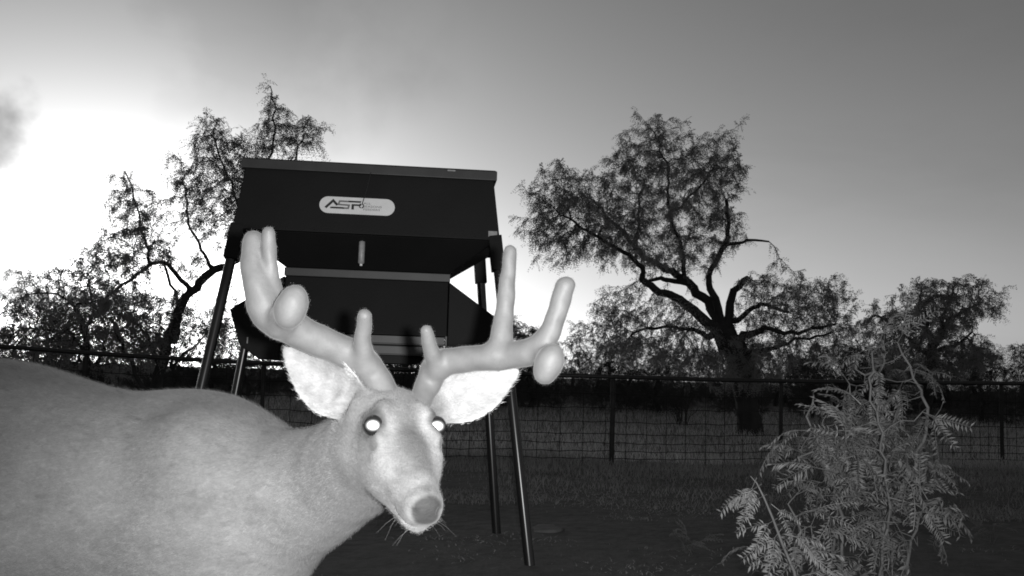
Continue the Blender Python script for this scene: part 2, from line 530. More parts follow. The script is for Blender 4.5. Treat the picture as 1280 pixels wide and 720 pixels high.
# front-face frame for decals
n_up = np.array([0, fy(ZT) - fy(ZB), ZT - ZB]); n_up /= np.linalg.norm(n_up)
n_out = np.cross(np.array([1.0, 0, 0]), n_up)          # points towards -y
def face(x, h, o):
    """point on the front face: x across, h metres above its lower edge, o proud"""
    return np.array([0, fy(ZB), ZB]) + np.array([1.0, 0, 0]) * x + n_up * h + n_out * o
def plate(poly2, o0, o1):
    return MB().prism([face(x, h, o0) for x, h in poly2], n_out * (o1 - o0))
def stadium(cx, ch, w, h, n=12):
    r = h / 2; P = []
    for sgn in (1, -1):
        for i in range(n + 1):
            th = -math.pi / 2 + math.pi * i / n
            P.append((cx + sgn * (w / 2 - r) + sgn * r * math.cos(th), ch + sgn * r * math.sin(th)))
    return P
LX, LH, LW, LHH = -0.068, 0.162, 0.425, 0.098
badge = link('badge', plate(stadium(LX, LH, LW, LHH), 0.0005, 0.003).mesh('badge'), M['decal'], feeder, label='pale rounded badge with the maker lettering')
def glyph(poly, mt, o=0.0032):
    me = plate([(LX + x, LH + h) for x, h in poly], o, o + 0.0012).mesh('letter')
    link('letter', me, mt, badge)
def stroke(pts, w):
    """mitred outline of a 2D polyline"""
    P = [np.array(p, float) for p in pts]
    Ls, Rs = [], []
    for i, p in enumerate(P):
        d0 = P[i] - P[i - 1] if i else P[1] - P[0]
        d1 = P[i + 1] - P[i] if i < len(P) - 1 else d0
        d0 = d0 / np.linalg.norm(d0); d1 = d1 / np.linalg.norm(d1)
        n0 = np.array([-d0[1], d0[0]]); n1 = np.array([-d1[1], d1[0]])
        mm = n0 + n1; mm /= np.linalg.norm(mm)
        l = w / 2 / max(0.45, float(mm @ n0))
        Ls.append(p + mm * l); Rs.append(p - mm * l)
    return [tuple(p) for p in Ls] + [tuple(p) for p in Rs[::-1]]
glyph(stroke([(-0.178, -0.018), (-0.136, 0.026), (-0.112, 0.000)], 0.014), M['ink'])
glyph(stroke([(-0.152, -0.016), (-0.050, -0.016), (-0.046, 0.002), (-0.106, 0.004), (-0.100, 0.024), (0.020, 0.024)], 0.0095), M['ink2'], 0.0031)
glyph([(-0.152, -0.021), (-0.072, -0.021), (-0.075, -0.011), (-0.143, -0.011)], M['ink'], 0.0046)
glyph([(-0.050, 0.0195), (0.014, 0.0195), (0.024, 0.029), (-0.050, 0.029)], M['ink'], 0.0046)
glyph([(-0.032, -0.022), (-0.018, -0.022), (-0.018, 0.0), (0.018, 0.0), (0.026, 0.010), (-0.032, 0.010)], M['ink'], 0.0032)
def text_part(txt, x, h, size, mt):
    cu = bpy.data.curves.new('lettering', 'FONT')
    cu.body = txt; cu.size = size; cu.extrude = 0.0005; cu.space_character = 1.02
    to = bpy.data.objects.new('lettering_src', cu)
    COL.objects.link(to)
    bpy.context.view_layer.update()
    me = bpy.data.meshes.new_from_object(to.evaluated_get(bpy.context.evaluated_depsgraph_get()))
    bpy.data.objects.remove(to)
    bpy.data.curves.remove(cu)
    V = np.array([v.co[:] for v in me.vertices])
    wd = V[:, 0].max() - V[:, 0].min()
    for v in me.vertices:
        q = face(LX + x + v.co.x * 1.25, LH + h + v.co.y * 0.85, 0.0038 + v.co.z)
        v.co = q
    me.name = 'lettering'
    link('lettering', me, mt, badge)
text_part('ALL', 0.034, 0.012, 0.020, M['ink2'])
text_part('SEASONS', 0.034, -0.006, 0.020, M['ink2'])
text_part('FEEDERS', 0.034, -0.024, 0.020, M['ink2'])
# latch cable with ring, hanging from the lid across the badge
c0 = face(0.0, ZT - ZB + 0.0, 0.034); c1 = face(-0.040, LH + 0.012, 0.012)
cable = link('latch_cable', MB().tube([c0, (c0 + c1) / 2 + np.array([0.004, 0, 0]), c1], 0.0028, 6).mesh('latch_cable', True), M['legpipe'], feeder)
R = []
for i in range(17):
    th = 2 * math.pi * i / 16
    R.append(face(-0.044 + 0.012 * math.cos(th), LH + 0.0 + 0.012 * math.sin(th), 0.010))
link('ring', MB().tube(R, 0.0034, 6, False).mesh('ring', True), M['trim'], cable)
# hanging turn handle under the box
h0 = np.array([-0.033, fy(ZB) + 0.045, ZB - 0.035])
hd = link('hanging_handle', MB().tube([h0 + [0, 0, 0.0], h0 + [0, 0, -0.004], h0 + [0, 0, -0.125], h0 + [0, 0, -0.131]], [0.012, 0.018, 0.018, 0.011], 12).mesh('hanging_handle', True), M['steel'], feeder)
link('tip', MB().tube([h0 + [0, 0, -0.129], h0 + [0, 0, -0.142]], 0.008, 10).mesh('tip', True), M['decal'], hd)
link('hook', MB().tube([h0 + [0, 0, 0.07], h0 + [0, 0, -0.003]], 0.004, 6).mesh('hook', True), M['legpipe'], hd)
# small pale stickers
link('sticker', plate([(hw(ZB) - 0.062, 0.018), (hw(ZB) - 0.010, 0.018), (hw(ZB) - 0.012, 0.052), (hw(ZB) - 0.063, 0.052)], 0.0005, 0.0015).mesh('sticker'), M['steel'], feeder)
link('lid_label', MB().box((0.46, fy(ZT) - 0.0285, ZT + 0.040), (0.045, 0.001, 0.008)).mesh('lid_label'), M['steel'], feeder)
for x in (-0.62, -0.31, 0.31, 0.62):
    link('bolt', MB().tube([face(x * 0.98, 0.02, 0.0005), face(x * 0.98, 0.02, 0.006)], 0.007, 6).mesh('bolt'), M['paint'], feeder)
# ------------------------------------------------------------------ implicit surfaces (deer)
def cone(a, b, r1, r2, sc_=(1, 1, 1)):
    s_ = np.array(sc_, np.float32)
    a = np.array(a, np.float32) * s_; b = np.array(b, np.float32) * s_; ab = b - a; L2 = float(ab @ ab) + 1e-9
    inv = 1.0 / max(sc_)
    def fn(p):
        q = p * s_ - a
        h = np.clip(q @ ab / L2, 0, 1)
        return (np.linalg.norm(q - h[:, None] * ab, axis=1) - (r1 + (r2 - r1) * h)) * inv
    return fn
def chain(cs, sub=6):
    P = np.array([p for p, _ in cs], float); R = np.array([q_ for _, q_ in cs], float)
    X = np.column_stack([P, R]); X = np.vstack([2 * X[0] - X[1], X, 2 * X[-1] - X[-2]])
    out = []
    for i in range(1, len(X) - 2):
        for j in range(sub):
            t = j / sub
            out.append(0.5 * (2 * X[i] + (X[i + 1] - X[i - 1]) * t + (2 * X[i - 1] - 5 * X[i] + 4 * X[i + 1] - X[i + 2]) * t * t + (3 * X[i] - X[i - 1] - 3 * X[i + 1] + X[i + 2]) * t ** 3))
    out.append(X[-2])
    segs = [cone(a[:3], b[:3], a[3], b[3]) for a, b in zip(out[:-1], out[1:])]
    def fn(p):
        d = segs[0](p)
        for g in segs[1:]:
            d = np.minimum(d, g(p))
        return d
    return fn
def ell(c, R, A=None):
    c = np.array(c, np.float32); R = np.array(R, np.float32)
    A = np.eye(3, dtype=np.float32) if A is None else np.array(A, np.float32)   # rows = axes
    def fn(p):
        q = (p - c) @ A.T
        k0 = np.linalg.norm(q / R, axis=1); k1 = np.linalg.norm(q / (R * R), axis=1) + 1e-9
        return k0 * (k0 - 1) / k1
    return fn
def smin(a, b, k):
    h = np.clip(0.5 + 0.5 * (b - a) / k, 0, 1)
    return b + (a - b) * h - k * h * (1 - h)
def field(prims):
    def fn(p):
        d = np.full(len(p), 9.0, np.float32)
        for op, f_, k in prims:
            v = f_(p)
            if op == '+':
                d = smin(d, v, k)
            else:
                d = -smin(-d, v, k)
        return d
    return fn
def surface_net(fn, lo, hi, h):
    """sparse surface nets"""
    lo = np.array(lo); B = 4
    nb = np.ceil((np.array(hi) - lo) / (h * B)).astype(int) + 1
    n = nb * B
    cg = np.stack(np.meshgrid(*[np.arange(k) for k in nb], indexing='ij'), -1).reshape(-1, 3)
    cc = (lo + (cg * B + (B - 1) / 2) * h).astype(np.float32)
    dc = np.concatenate([fn(c) for c in np.array_split(cc, max(1, len(cc) // 200000))])
    D = np.repeat(np.repeat(np.repeat(np.where(dc < 0, -1, 1).reshape(nb).astype(np.float32), B, 0), B, 1), B, 2)
    act = cg[np.abs(dc) < B * h * 1.9]
    off = np.stack(np.meshgrid(*[np.arange(B)] * 3, indexing='ij'), -1).reshape(-1, 3)
    ids = (act[:, None, :] * B + off[None]).reshape(-1, 3)
    vals = np.concatenate([fn((lo + c * h).astype(np.float32)) for c in np.array_split(ids, max(1, len(ids) // 300000))])
    D[ids[:, 0], ids[:, 1], ids[:, 2]] = vals
    S = D < 0
    corner = [(i, j, k) for i in (0, 1) for j in (0, 1) for k in (0, 1)]
    cnt = np.zeros(tuple(n - 1), np.int8)
    sl = lambda c: tuple(slice(c[a], n[a] - 1 + c[a]) for a in range(3))
    for c in corner:
        cnt += S[sl(c)]
    cells = np.argwhere((cnt > 0) & (cnt < 8))
    vid = np.full(tuple(n - 1), -1, np.int32)
    vid[cells[:, 0], cells[:, 1], cells[:, 2]] = np.arange(len(cells))
    cv = np.stack([D[cells[:, 0] + c[0], cells[:, 1] + c[1], cells[:, 2] + c[2]] for c in corner], 1)
    acc = np.zeros((len(cells), 3)); w = np.zeros(len(cells))
    for i in range(8):
        for j in range(i + 1, 8):
            ci, cj = np.array(corner[i]), np.array(corner[j])
            if abs(ci - cj).sum() != 1:
                continue
            x = (cv[:, i] < 0) != (cv[:, j] < 0)
            t = np.where(x, cv[:, i] / np.where(x, cv[:, i] - cv[:, j], 1), 0)
            acc += np.where(x[:, None], ci + t[:, None] * (cj - ci), 0); w += x
    Vv = lo + (cells + acc / w[:, None]) * h
    faces = []
    for a in range(3):
        b, c = (a + 1) % 3, (a + 2) % 3
        lo_s = [slice(1, n[i] - 1) for i in range(3)]; hi_s = list(lo_s)
        lo_s[a] = slice(0, n[a] - 1); hi_s[a] = slice(1, n[a])
        s0, s1 = S[tuple(lo_s)], S[tuple(hi_s)]
        e = np.argwhere(s0 != s1)
        ori = s0[tuple(e.T)]
        e = e + 1; e[:, a] -= 1
        db = np.zeros(3, int); db[b] = 1; dcv = np.zeros(3, int); dcv[c] = 1
        q = [vid[tuple((e - o).T)] for o in (db + dcv, dcv, np.zeros(3, int), db)]
        Q = np.stack(q, 1)
        faces.append(np.where(ori[:, None], Q, Q[:, ::-1]))
    Fq = np.concatenate(faces)
    Fq = Fq[(Fq >= 0).all(1)]
    E_ = np.concatenate([Fq[:, [i, (i + 1) % 4]] for i in range(4)])
    deg = np.bincount(E_.ravel(), minlength=len(Vv))[:, None]
    for it in range(4):                                   # Taubin smoothing: no stair steps, no shrinkage
        av = np.stack([np.bincount(E_[:, 0], Vv[E_[:, 1], a], len(Vv)) + np.bincount(E_[:, 1], Vv[E_[:, 0], a], len(Vv)) for a in range(3)], 1) / np.maximum(deg, 1)
        Vv = Vv + (0.55 if it % 2 == 0 else -0.50) * (av - Vv)
    return Vv, Fq

# ------------------------------------------------------------------ deer
EYE = pt(506, 531, 1.40)
def cv3(x, y, w):
    return RT * x + UP * y - FW * w
hn = cv3(0.325, -0.50, 0.80); hn /= np.linalg.norm(hn)
hs = cv3(0.915, -0.09, -0.394); hs -= hn * (hs @ hn); hs /= np.linalg.norm(hs)
ht = np.cross(hn, hs)
if ht @ UP < 0:
    ht = -ht
HA = np.stack([hs, hn, ht])
def hp(s_, n_, t_):
    return EYE + hs * s_ + hn * n_ + ht * t_
prims = []
def add(fn, k=0.03, op='+'):
    prims.append((op, fn, k))
YC = 1.84
# trunk
tsc = (1, 1.22, 1)
add(cone((-0.66, YC, 0.725), (-1.05, YC, 0.757), 0.205, 0.222, tsc), 0.05)
add(cone((-1.05, YC, 0.757), (-1.36, YC + 0.01, 0.765), 0.222, 0.195, tsc), 0.08)
add(ell((-1.40, YC + 0.01, 0.77), (0.17, 0.135, 0.18)), 0.06)
add(ell((-0.635, YC - 0.01, 0.885), (0.12, 0.05, 0.062)), 0.05)                 # withers
for sy in (-1, 1):
    add(ell((-0.60, YC + sy * 0.10, 0.70), (0.105, 0.075, 0.21)), 0.06)        # shoulder
    add(ell((-0.52, YC + sy * 0.075, 0.60), (0.09, 0.065, 0.11)), 0.06)
    add(ell((-1.34, YC + sy * 0.085, 0.68), (0.14, 0.08, 0.20)), 0.06)         # thigh
add(ell((-0.52, YC - 0.03, 0.645), (0.13, 0.125, 0.165)), 0.08)                  # brisket
# neck
nk = [(np.array([-0.55, YC - 0.02, 0.735]), 0.175), (pt(340, 626, 1.74), 0.141), (pt(398, 607, 1.68), 0.110), (pt(446, 578, 1.60), 0.089), (hp(-0.005, -0.065, -0.085), 0.078)]
add(chain(nk, 10), 0.06)
add(cone(hp(-0.025, -0.03, -0.100), pt(440, 588, 1.58), 0.046, 0.070), 0.05)      # throat
# legs
def leg(chain):
    for (a, ra), (b, rb) in zip(chain[:-1], chain[1:]):
        add(cone(a, b, ra, rb), 0.018)
for sy, dx in ((-1, 0.0), (1, 0.10)):
    y = YC + sy * 0.085
    leg([((-0.56 + dx * .3, y, 0.62), 0.062), ((-0.62 + dx * .3, y, 0.52), 0.047), ((-0.58 + dx, y, 0.31), 0.027), ((-0.575 + dx, y, 0.29), 0.026), ((-0.585 + dx, y, 0.10), 0.016), ((-0.555 + dx, y, 0.045), 0.019)])
    add(ell((-0.535 + dx, y, 0.022), (0.042, 0.026, 0.024)), 0.012)
    y = YC + sy * 0.09
    dx = -dx
    leg([((-1.33, y, 0.66), 0.10), ((-1.22 + dx * .5, y, 0.57), 0.068), ((-1.30 + dx * .7, y, 0.46), 0.044), ((-1.45 + dx, y, 0.36), 0.025), ((-1.44 + dx, y, 0.33), 0.024), ((-1.40 + dx, y, 0.10), 0.017), ((-1.37 + dx, y, 0.045), 0.020)])
    add(ell((-1.35 + dx, y, 0.022), (0.042, 0.026, 0.024)), 0.012)
# tail
add(cone((-1.53, YC, 0.84), (-1.62, YC, 0.66), 0.035, 0.02), 0.03)
# head
add(ell(hp(0, -0.050, -0.038), (0.056, 0.078, 0.051), HA), 0.03)
add(cone(hp(0, -0.005, -0.044), hp(0, 0.120, -0.042), 0.048, 0.0225), 0.03)
add(ell(hp(0, 0.05, -0.018), (0.025, 0.085, 0.020), HA), 0.025)                   # nasal ridge
for sx in (-1, 1):
    add(ell(hp(sx * 0.046, 0.000, -0.010), (0.020, 0.034, 0.023), HA), 0.02)      # brow / orbit
    add(cone(hp(sx * 0.036, -0.040, -0.092), hp(sx * 0.016, 0.095, -0.070), 0.034, 0.019), 0.03)
    add(ell(hp(sx * 0.035, 0.025, -0.058), (0.022, 0.050, 0.032), HA), 0.03)      # cheek
    add(cone(hp(sx * 0.030, -0.034, 0.010), hp(sx * 0.043, -0.010, 0.010), 0.010, 0.008), 0.014)   # brow ridge
    add(cone(hp(sx * 0.040, 0.045, -0.030), hp(sx * 0.022, 0.105, -0.040), 0.014, 0.010), 0.02)    # cheekbone
    add(ell(hp(sx * 0.0135, 0.138, -0.043), (0.0185, 0.029, 0.026), HA), 0.022)     # upper lip
add(ell(hp(0, 0.116, -0.072), (0.021, 0.040, 0.016), HA), 0.018)                   # lower lip / chin
add(ell(hp(0.001, 0.149, -0.028), (0.0245, 0.0185, 0.0225), HA), 0.012)                  # nose pad
for sx in (-1, 1):
    add(ell(hp(sx * 0.0195, 0.166, -0.030), (0.0045, 0.008, 0.0065), HA), 0.007, '-')   # nostril
    add(ell(hp(sx * 0.028, 0.145, -0.060), (0.018, 0.030, 0.0028), HA), 0.004, '-')    # mouth slit
    add(ell(hp(sx * 0.0585, 0.004, 0.0), (0.014, 0.019, 0.016), HA), 0.006, '-')       # eye socket
# ears: shallow leaf-shaped cups
def ear(base, tip, opening, half_w, cup, thick=0.0052):
    base, tip = np.array(base), np.array(tip)
    a = tip - base; L = np.linalg.norm(a); a = a / L
    c = np.array(opening, float); c -= a * (c @ a); c /= np.linalg.norm(c)
    b = np.cross(c, a)
    a32, b32, c32, o32 = [v.astype(np.float32) for v in (a, b, c, base)]
    def fn(p):
        q = p - o32
        x, y, z = q @ a32, q @ b32, q @ c32
        t = np.clip(x / L, 0, 1)
        w = half_w * (np.maximum(np.sin(np.pi * np.clip(t * 0.86 + 0.14, 0, 1) ** 0.95), 0.0) ** 0.72 * (1 - 0.25 * t) + 0.05)
        bowl = cup * ((y / half_w) ** 2) * (1.15 - 0.5 * t) - 0.010 * np.sin(np.pi * t)
        ds = np.abs(z - bowl) - thick
        de = np.abs(y) - w
        dl = np.maximum(x - L, -x - 0.01)
        return np.maximum(np.maximum(ds * 0.75, de * 0.7), dl)
    return fn, (base, a, b, c, L)
earL, eL = ear(pt(446, 504, 1.475), pt(354, 436, 1.50), cv3(0.25, -0.15, 0.95), 0.050, 0.042)
earR, eR = ear(pt(548, 508, 1.52), pt(648, 463, 1.56), cv3(-0.05, 0.05, 1.0), 0.049, 0.034)
add(earL, 0.010)
add(earR, 0.010)
add(cone(hp(-0.045, -0.075, -0.03), pt(436, 506, 1.48), 0.030, 0.020), 0.02)
add(cone(hp(0.045, -0.075, -0.03), pt(556, 508, 1.525), 0.028, 0.018), 0.02)
add(ell(pt(430, 502, 1.452), (0.02, 0.012, 0.02)), 0.010, '-')
bfield = field(prims)
lo = np.array([-1.68, 1.15, -0.01]); hi = np.array([0.06, 2.06, 1.10])
BV, BF = surface_net(bfield, lo, hi, 0.0042)
# coat tones: hair markings in infrared, body gradients, painted shade in the ears
q = (BV - EYE) @ HA.T
s_, n_, t_ = q[:, 0], q[:, 1], q[:, 2]
r_head = np.linalg.norm(q / np.array([0.09, 0.17, 0.13]) - np.array([0, 0.3, -0.4]), axis=1)
tone = np.full(len(BV), 0.100)
tone -= 0.022 * sstep(0.80, 0.99, BV[:, 2]) * (BV[:, 0] < -0.3)               # darker along the back
tone += 0.03 * sstep(0.62, 0.45, BV[:, 2]) * (BV[:, 0] < -0.45)                # pale belly
tone *= 1 + 0.20 * sstep(-0.58, -0.34, BV[:, 0])  # paler towards the neck
tone *= 1 - 0.52 * sstep(-0.62, -1.05, BV[:, 0]) * sstep(0.60, 0.80, BV[:, 2])  # darker over the upper body behind the shoulder
inh = 1 - sstep(0.95, 1.5, r_head)
def blend(w, v):
    global tone
    tone = tone * (1 - w) + v * w
blend(inh, 0.094)
def spot(c, R, v, soft=0.5):
    d = np.linalg.norm((q - np.array(c)) / np.array(R), axis=1)
    blend((1 - sstep(1 - soft, 1 + soft, d)), v)
spot((0.004, 0.060, 0.0), (0.019, 0.075, 0.05), 0.058, 0.6)     # darker stripe down the nose
spot((0, -0.05, 0.02), (0.035, 0.045, 0.04), 0.098)
for sx in (-1, 1):
    spot((sx * 0.045, 0.050, -0.03), (0.022, 0.040, 0.03), 0.122, 0.8)
    spot((sx * 0.030, 0.004, 0.014), (0.012, 0.022, 0.02), 0.150, 0.8)
    spot((sx * 0.054, 0.0, 0.0), (0.0215, 0.027, 0.026), 0.036, 0.22)        # dark eyelids
    spot((sx * 0.056, 0.034, -0.012), (0.007, 0.016, 0.012), 0.055, 0.5)
spot((0, 0.122, -0.045), (0.055, 0.016, 0.05), 0.125, 0.6)
spot((0, 0.118, -0.082), (0.035, 0.055, 0.022), 0.15, 0.5)
spot((0, 0.150, -0.066), (0.042, 0.022, 0.014), 0.155, 0.5)
spot((0.001, 0.163, -0.028), (0.0228, 0.0225, 0.0232), 0.025, 0.14)
earw = np.zeros(len(BV)); eard = np.zeros((len(BV), 3))
for E_ in (eL, eR):
    base, a, b, c, L = E_
    qq = BV - base
    x, y, z = qq @ a, qq @ b, qq @ c
    w = ((x > -0.01) & (x < L * 1.1) & (np.abs(y) < 0.06) & (np.abs(z) < 0.05)).astype(float) * sstep(-0.005, 0.03, x)
    earw = np.maximum(earw, w); eard += w[:, None] * a
    rim = sstep(0.65, 0.95, np.abs(y) / 0.045)
    cup_shade = 0.5 + 0.5 * np.sin(x * 95 + 1.0) * np.sin(y * 120 + 2.0 * x * 60)  # shadow inside the ear cup, painted as darker patches
    blend(w, (0.165 if E_ is eL else 0.205) - 0.035 * cup_shade * (1 - rim) + 0.03 * rim)
bm_ = mesh_np('body', BV, BF, True)
at = bm_.attributes.new('tone', 'FLOAT', 'POINT')
at.data.foreach_set('value', tone.astype(np.float32))
M['fur'] = material('deer_coat', 1.47, 0.85, 0.07, 22, 0.22, 420, stretch=(0.5, 0.5, 1.0), attr='tone', sheen=0.08, spec=0.2, scale2=120, vary2=0.06)
dbase = np.array([-0.95, YC, 0.0])
def add_flecks(mt):
    N, L = mt.node_tree.nodes, mt.node_tree.links
    b = N['Principled BSDF']
    src = b.inputs['Base Color'].links[0].from_socket
    tcn = N.new('ShaderNodeTexCoord')
    out = src
    for sc_, lo_, hi_, dk in ((48, 0.52, 0.80, 0.24), (7, 0.40, 0.75, 0.22), (95, 0.50, 0.80, -0.22), (260, 0.35, 0.75, 0.16)):
        nn = N.new('ShaderNodeTexNoise'); nn.inputs['Scale'].default_value = sc_; nn.inputs['Detail'].default_value = 3.0; nn.inputs['Distortion'].default_value = 0.6
        mp_ = N.new('ShaderNodeMapping'); mp_.inputs['Scale'].default_value = (0.6, 0.8, 1.0); mp_.inputs['Rotation'].default_value = (0, 0.35, 0)
        L.new(tcn.outputs['Object'], mp_.inputs['Vector']); L.new(mp_.outputs[0], nn.inputs['Vector'])
        mr = N.new('ShaderNodeMapRange'); mr.inputs['From Min'].default_value = lo_; mr.inputs['From Max'].default_value = hi_
        mr.inputs['To Min'].default_value = 1.0; mr.inputs['To Max'].default_value = 1.0 - dk
        L.new(nn.outputs[0], mr.inputs['Value'])
        mm = N.new('ShaderNodeVectorMath'); mm.operation = 'SCALE'
        L.new(out, mm.inputs[0]); L.new(mr.outputs[0], mm.inputs['Scale'])
        out = mm.outputs[0]
    L.new(out, b.inputs['Base Color'])
add_flecks(M['fur'])
deer = empty('deer', dbase, label='velvet-antlered buck standing before the feeder, head turned to look out', category='deer')
body = link('body', bm_, M['fur'], deer, loc=-dbase)
# short coat hair lying along the body
NV = np.zeros_like(BV)
dg = np.cross(BV[BF[:, 2]] - BV[BF[:, 0]], BV[BF[:, 3]] - BV[BF[:, 1]])
for i in range(4):
    np.add.at(NV, BF[:, i], dg)
NV /= np.linalg.norm(NV, axis=1, keepdims=True) + 1e-12
hr = np.random.default_rng(404)
wgt = np.ones(len(BV))
pad = np.linalg.norm((q - np.array([0.001, 0.163, -0.028])) / np.array([0.027, 0.026, 0.028]), axis=1) < 1
eyes_ = np.minimum(np.linalg.norm(q - np.array([0.05, 0.003, 0]), axis=1), np.linalg.norm(q - np.array([-0.05, 0.003, 0]), axis=1)) < 0.024
wgt[pad | eyes_ | (BV[:, 2] < 0.06)] = 0
wgt *= 1 + 1.2 * inh
pick = hr.choice(len(BV), 330000, p=wgt / wgt.sum())
hp_, hn_, ih = BV[pick] + hr.normal(0, 0.0016, (len(pick), 3)), NV[pick], inh[pick][:, None]
nkd = nk[1][0] - nk[3][0]; nkd /= np.linalg.norm(nkd)
nw = sstep(-0.55, -0.40, BV[pick, 0])[:, None]
dr = np.array([-1.0, 0, -0.4]) * (1 - nw) + (nkd + np.array([0, 0, -0.25])) * nw
dr = dr * (1 - ih) - hn * ih
ew = earw[pick][:, None]
dr = dr * (1 - ew) + eard[pick]
dr = dr - hn_ * (dr * hn_).sum(1, keepdims=True)
dr = dr / (np.linalg.norm(dr, axis=1, keepdims=True) + 1e-9) + hn_ * (hr.uniform(0.10, 0.34, (len(pick), 1)) * (1 - 0.6 * ew)) + hr.normal(0, 0.16, (len(pick), 3))
dr /= np.linalg.norm(dr, axis=1, keepdims=True)
hl = ((0.0105 * (1 - ih) + 0.0048 * ih) * (1 - ew) + 0.0075 * ew) * hr.uniform(0.6, 1.25, (len(pick), 1))
sd_ = np.cross(dr, hn_); sd_ /= np.linalg.norm(sd_, axis=1, keepdims=True) + 1e-9
sd_ *= 0.00036 * (1 - ih) + 0.00026 * ih
HV = np.stack([hp_ - hn_ * 0.0008 - sd_, hp_ - hn_ * 0.0008 + sd_, hp_ + dr * hl], 1).reshape(-1, 3)
cm = mesh_np('coat', HV, np.arange(len(HV)).reshape(-1, 3))
ca = cm.attributes.new('tone', 'FLOAT', 'POINT')
ca.data.foreach_set('value', np.repeat(tone[pick] * hr.uniform(0.82, 1.22, len(pick)), 3).astype(np.float32))
link('coat', cm, M['fur'], deer, loc=-dbase, kind='stuff')
# wet nose and hooves share the coat mesh; eyes are parts of their own
M['eye'] = material('dark_eye', 0.012, 0.12, 0.02, 30, spec=0.6)
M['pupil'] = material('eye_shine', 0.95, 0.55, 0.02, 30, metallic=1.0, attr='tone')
def uv_sphere(r, nu=28, nv=16):
    V = []; Fs = []
    for j in range(nv + 1):
        ph = math.pi * j / nv
        for i in range(nu):
            th = 2 * math.pi * i / nu
            V.append((r * math.sin(ph) * math.cos(th), r * math.sin(ph) * math.sin(th), r * math.cos(ph)))
    for j in range(nv):
        for i in range(nu):
            Fs.append((j * nu + i, j * nu + (i + 1) % nu, (j + 1) * nu + (i + 1) % nu, (j + 1) * nu + i))
    return V, Fs
for sx in (-1, 1):
    V, Fs = uv_sphere(0.0165)
    ec = hp(sx * 0.052, 0.003, 0.0005)
    eo = link('eye', MB().add(V, Fs).mesh('eye', True), M['eye'], deer, loc=ec - dbase, label='dark eye shining white in the flash')
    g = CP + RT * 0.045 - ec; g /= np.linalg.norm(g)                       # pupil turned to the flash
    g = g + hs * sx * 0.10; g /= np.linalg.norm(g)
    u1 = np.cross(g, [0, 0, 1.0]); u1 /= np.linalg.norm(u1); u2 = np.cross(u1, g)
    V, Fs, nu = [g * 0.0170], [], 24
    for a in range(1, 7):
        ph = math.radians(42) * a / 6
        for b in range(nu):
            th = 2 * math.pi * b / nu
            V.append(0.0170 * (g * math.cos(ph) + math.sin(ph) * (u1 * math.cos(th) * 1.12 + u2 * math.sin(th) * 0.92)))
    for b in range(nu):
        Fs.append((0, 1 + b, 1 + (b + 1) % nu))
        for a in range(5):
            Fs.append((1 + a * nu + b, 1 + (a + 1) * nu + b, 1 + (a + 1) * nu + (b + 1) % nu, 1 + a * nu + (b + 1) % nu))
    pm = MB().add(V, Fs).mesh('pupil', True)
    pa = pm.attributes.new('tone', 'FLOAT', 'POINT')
    pa.data.foreach_set('value', np.array([1.0] + [(1.0, 1.0, 0.9, 0.55, 0.2, 0.05)[a] for a in range(6) for b in range(nu)], np.float32))  # eyeshine glow painted soft: tone fades towards the rim
    link('pupil', pm, M['pupil'], eo)
# antlers in velvet
M['velvet'] = material('velvet', 0.096, 0.56, 0.09, 45, 0.05, 260, sheen=0.1, spec=0.22, scale2=14, vary2=0.07)
def px_chain(pts):
    """(px, py, depth, radius in px) -> world point, radius in m"""
    return [(pt(x, y, d), 0.955 * r * d / FPX) for x, y, d, r in pts]
def antler(chains, extra, label):
    pr_ = []
    for ci, ch in enumerate(chains):
        kk = 0.005 if (ci == 1 and ch[-1][0] < 400) else 0.010
        pr_.append(('+', chain(px_chain(ch)), kk))
    for (x, y, d, R, ang) in extra:
        ca, sa = math.cos(ang), math.sin(ang)
        A = np.stack([RT * ca + UP * sa, -RT * sa + UP * ca, -FW])
        pr_.append(('+', ell(pt(x, y, d), np.array(R) * d / FPX, A), 0.008))
    f0 = field(pr_)
    def fn(p):                                            # lumpy, uneven velvet-covered bone
        x, y, z = p[:, 0], p[:, 1], p[:, 2]
        return f0(p) + 0.0011 * np.sin(70 * x + 31 * z + 2) * np.sin(64 * z - 40 * y) + 0.0006 * np.sin(150 * x + 90 * y) * np.sin(170 * z + 60 * x)
    P = np.array([p for ch in chains for p, _ in px_chain(ch)] + [pt(e[0], e[1], e[2]) for e in extra])
    V_, F_ = surface_net(fn, P.min(0) - 0.045, P.max(0) + 0.045, 0.0036)
    an = link('antler', mesh_np('antler', V_, F_, True), M['velvet'], deer, loc=-dbase, label=label)
    N_ = np.zeros_like(V_)
    g_ = np.cross(V_[F_[:, 2]] - V_[F_[:, 0]], V_[F_[:, 3]] - V_[F_[:, 1]])
    for i in range(4):
        np.add.at(N_, F_[:, i], g_)
    N_ /= np.linalg.norm(N_, axis=1, keepdims=True) + 1e-12
    pk = hr.integers(0, len(V_), 26000)
    b_ = V_[pk] + hr.normal(0, 0.0014, (len(pk), 3)); n_ = N_[pk]
    d_ = n_ * 0.7 + hr.normal(0, 0.5, (len(pk), 3)); d_ /= np.linalg.norm(d_, axis=1, keepdims=True)
    w_ = np.cross(d_, hr.normal(0, 1, (len(pk), 3))); w_ /= np.linalg.norm(w_, axis=1, keepdims=True)
    T_ = np.stack([b_ - n_ * 0.0005 - w_ * 0.00018, b_ - n_ * 0.0005 + w_ * 0.00018, b_ + d_ * hr.uniform(0.0007, 0.0014, (len(pk), 1))], 1).reshape(-1, 3)
    link('velvet_fuzz', mesh_np('velvet_fuzz', T_, np.arange(len(T_)).reshape(-1, 3)), M['velvet'], an, kind='stuff')
    return an
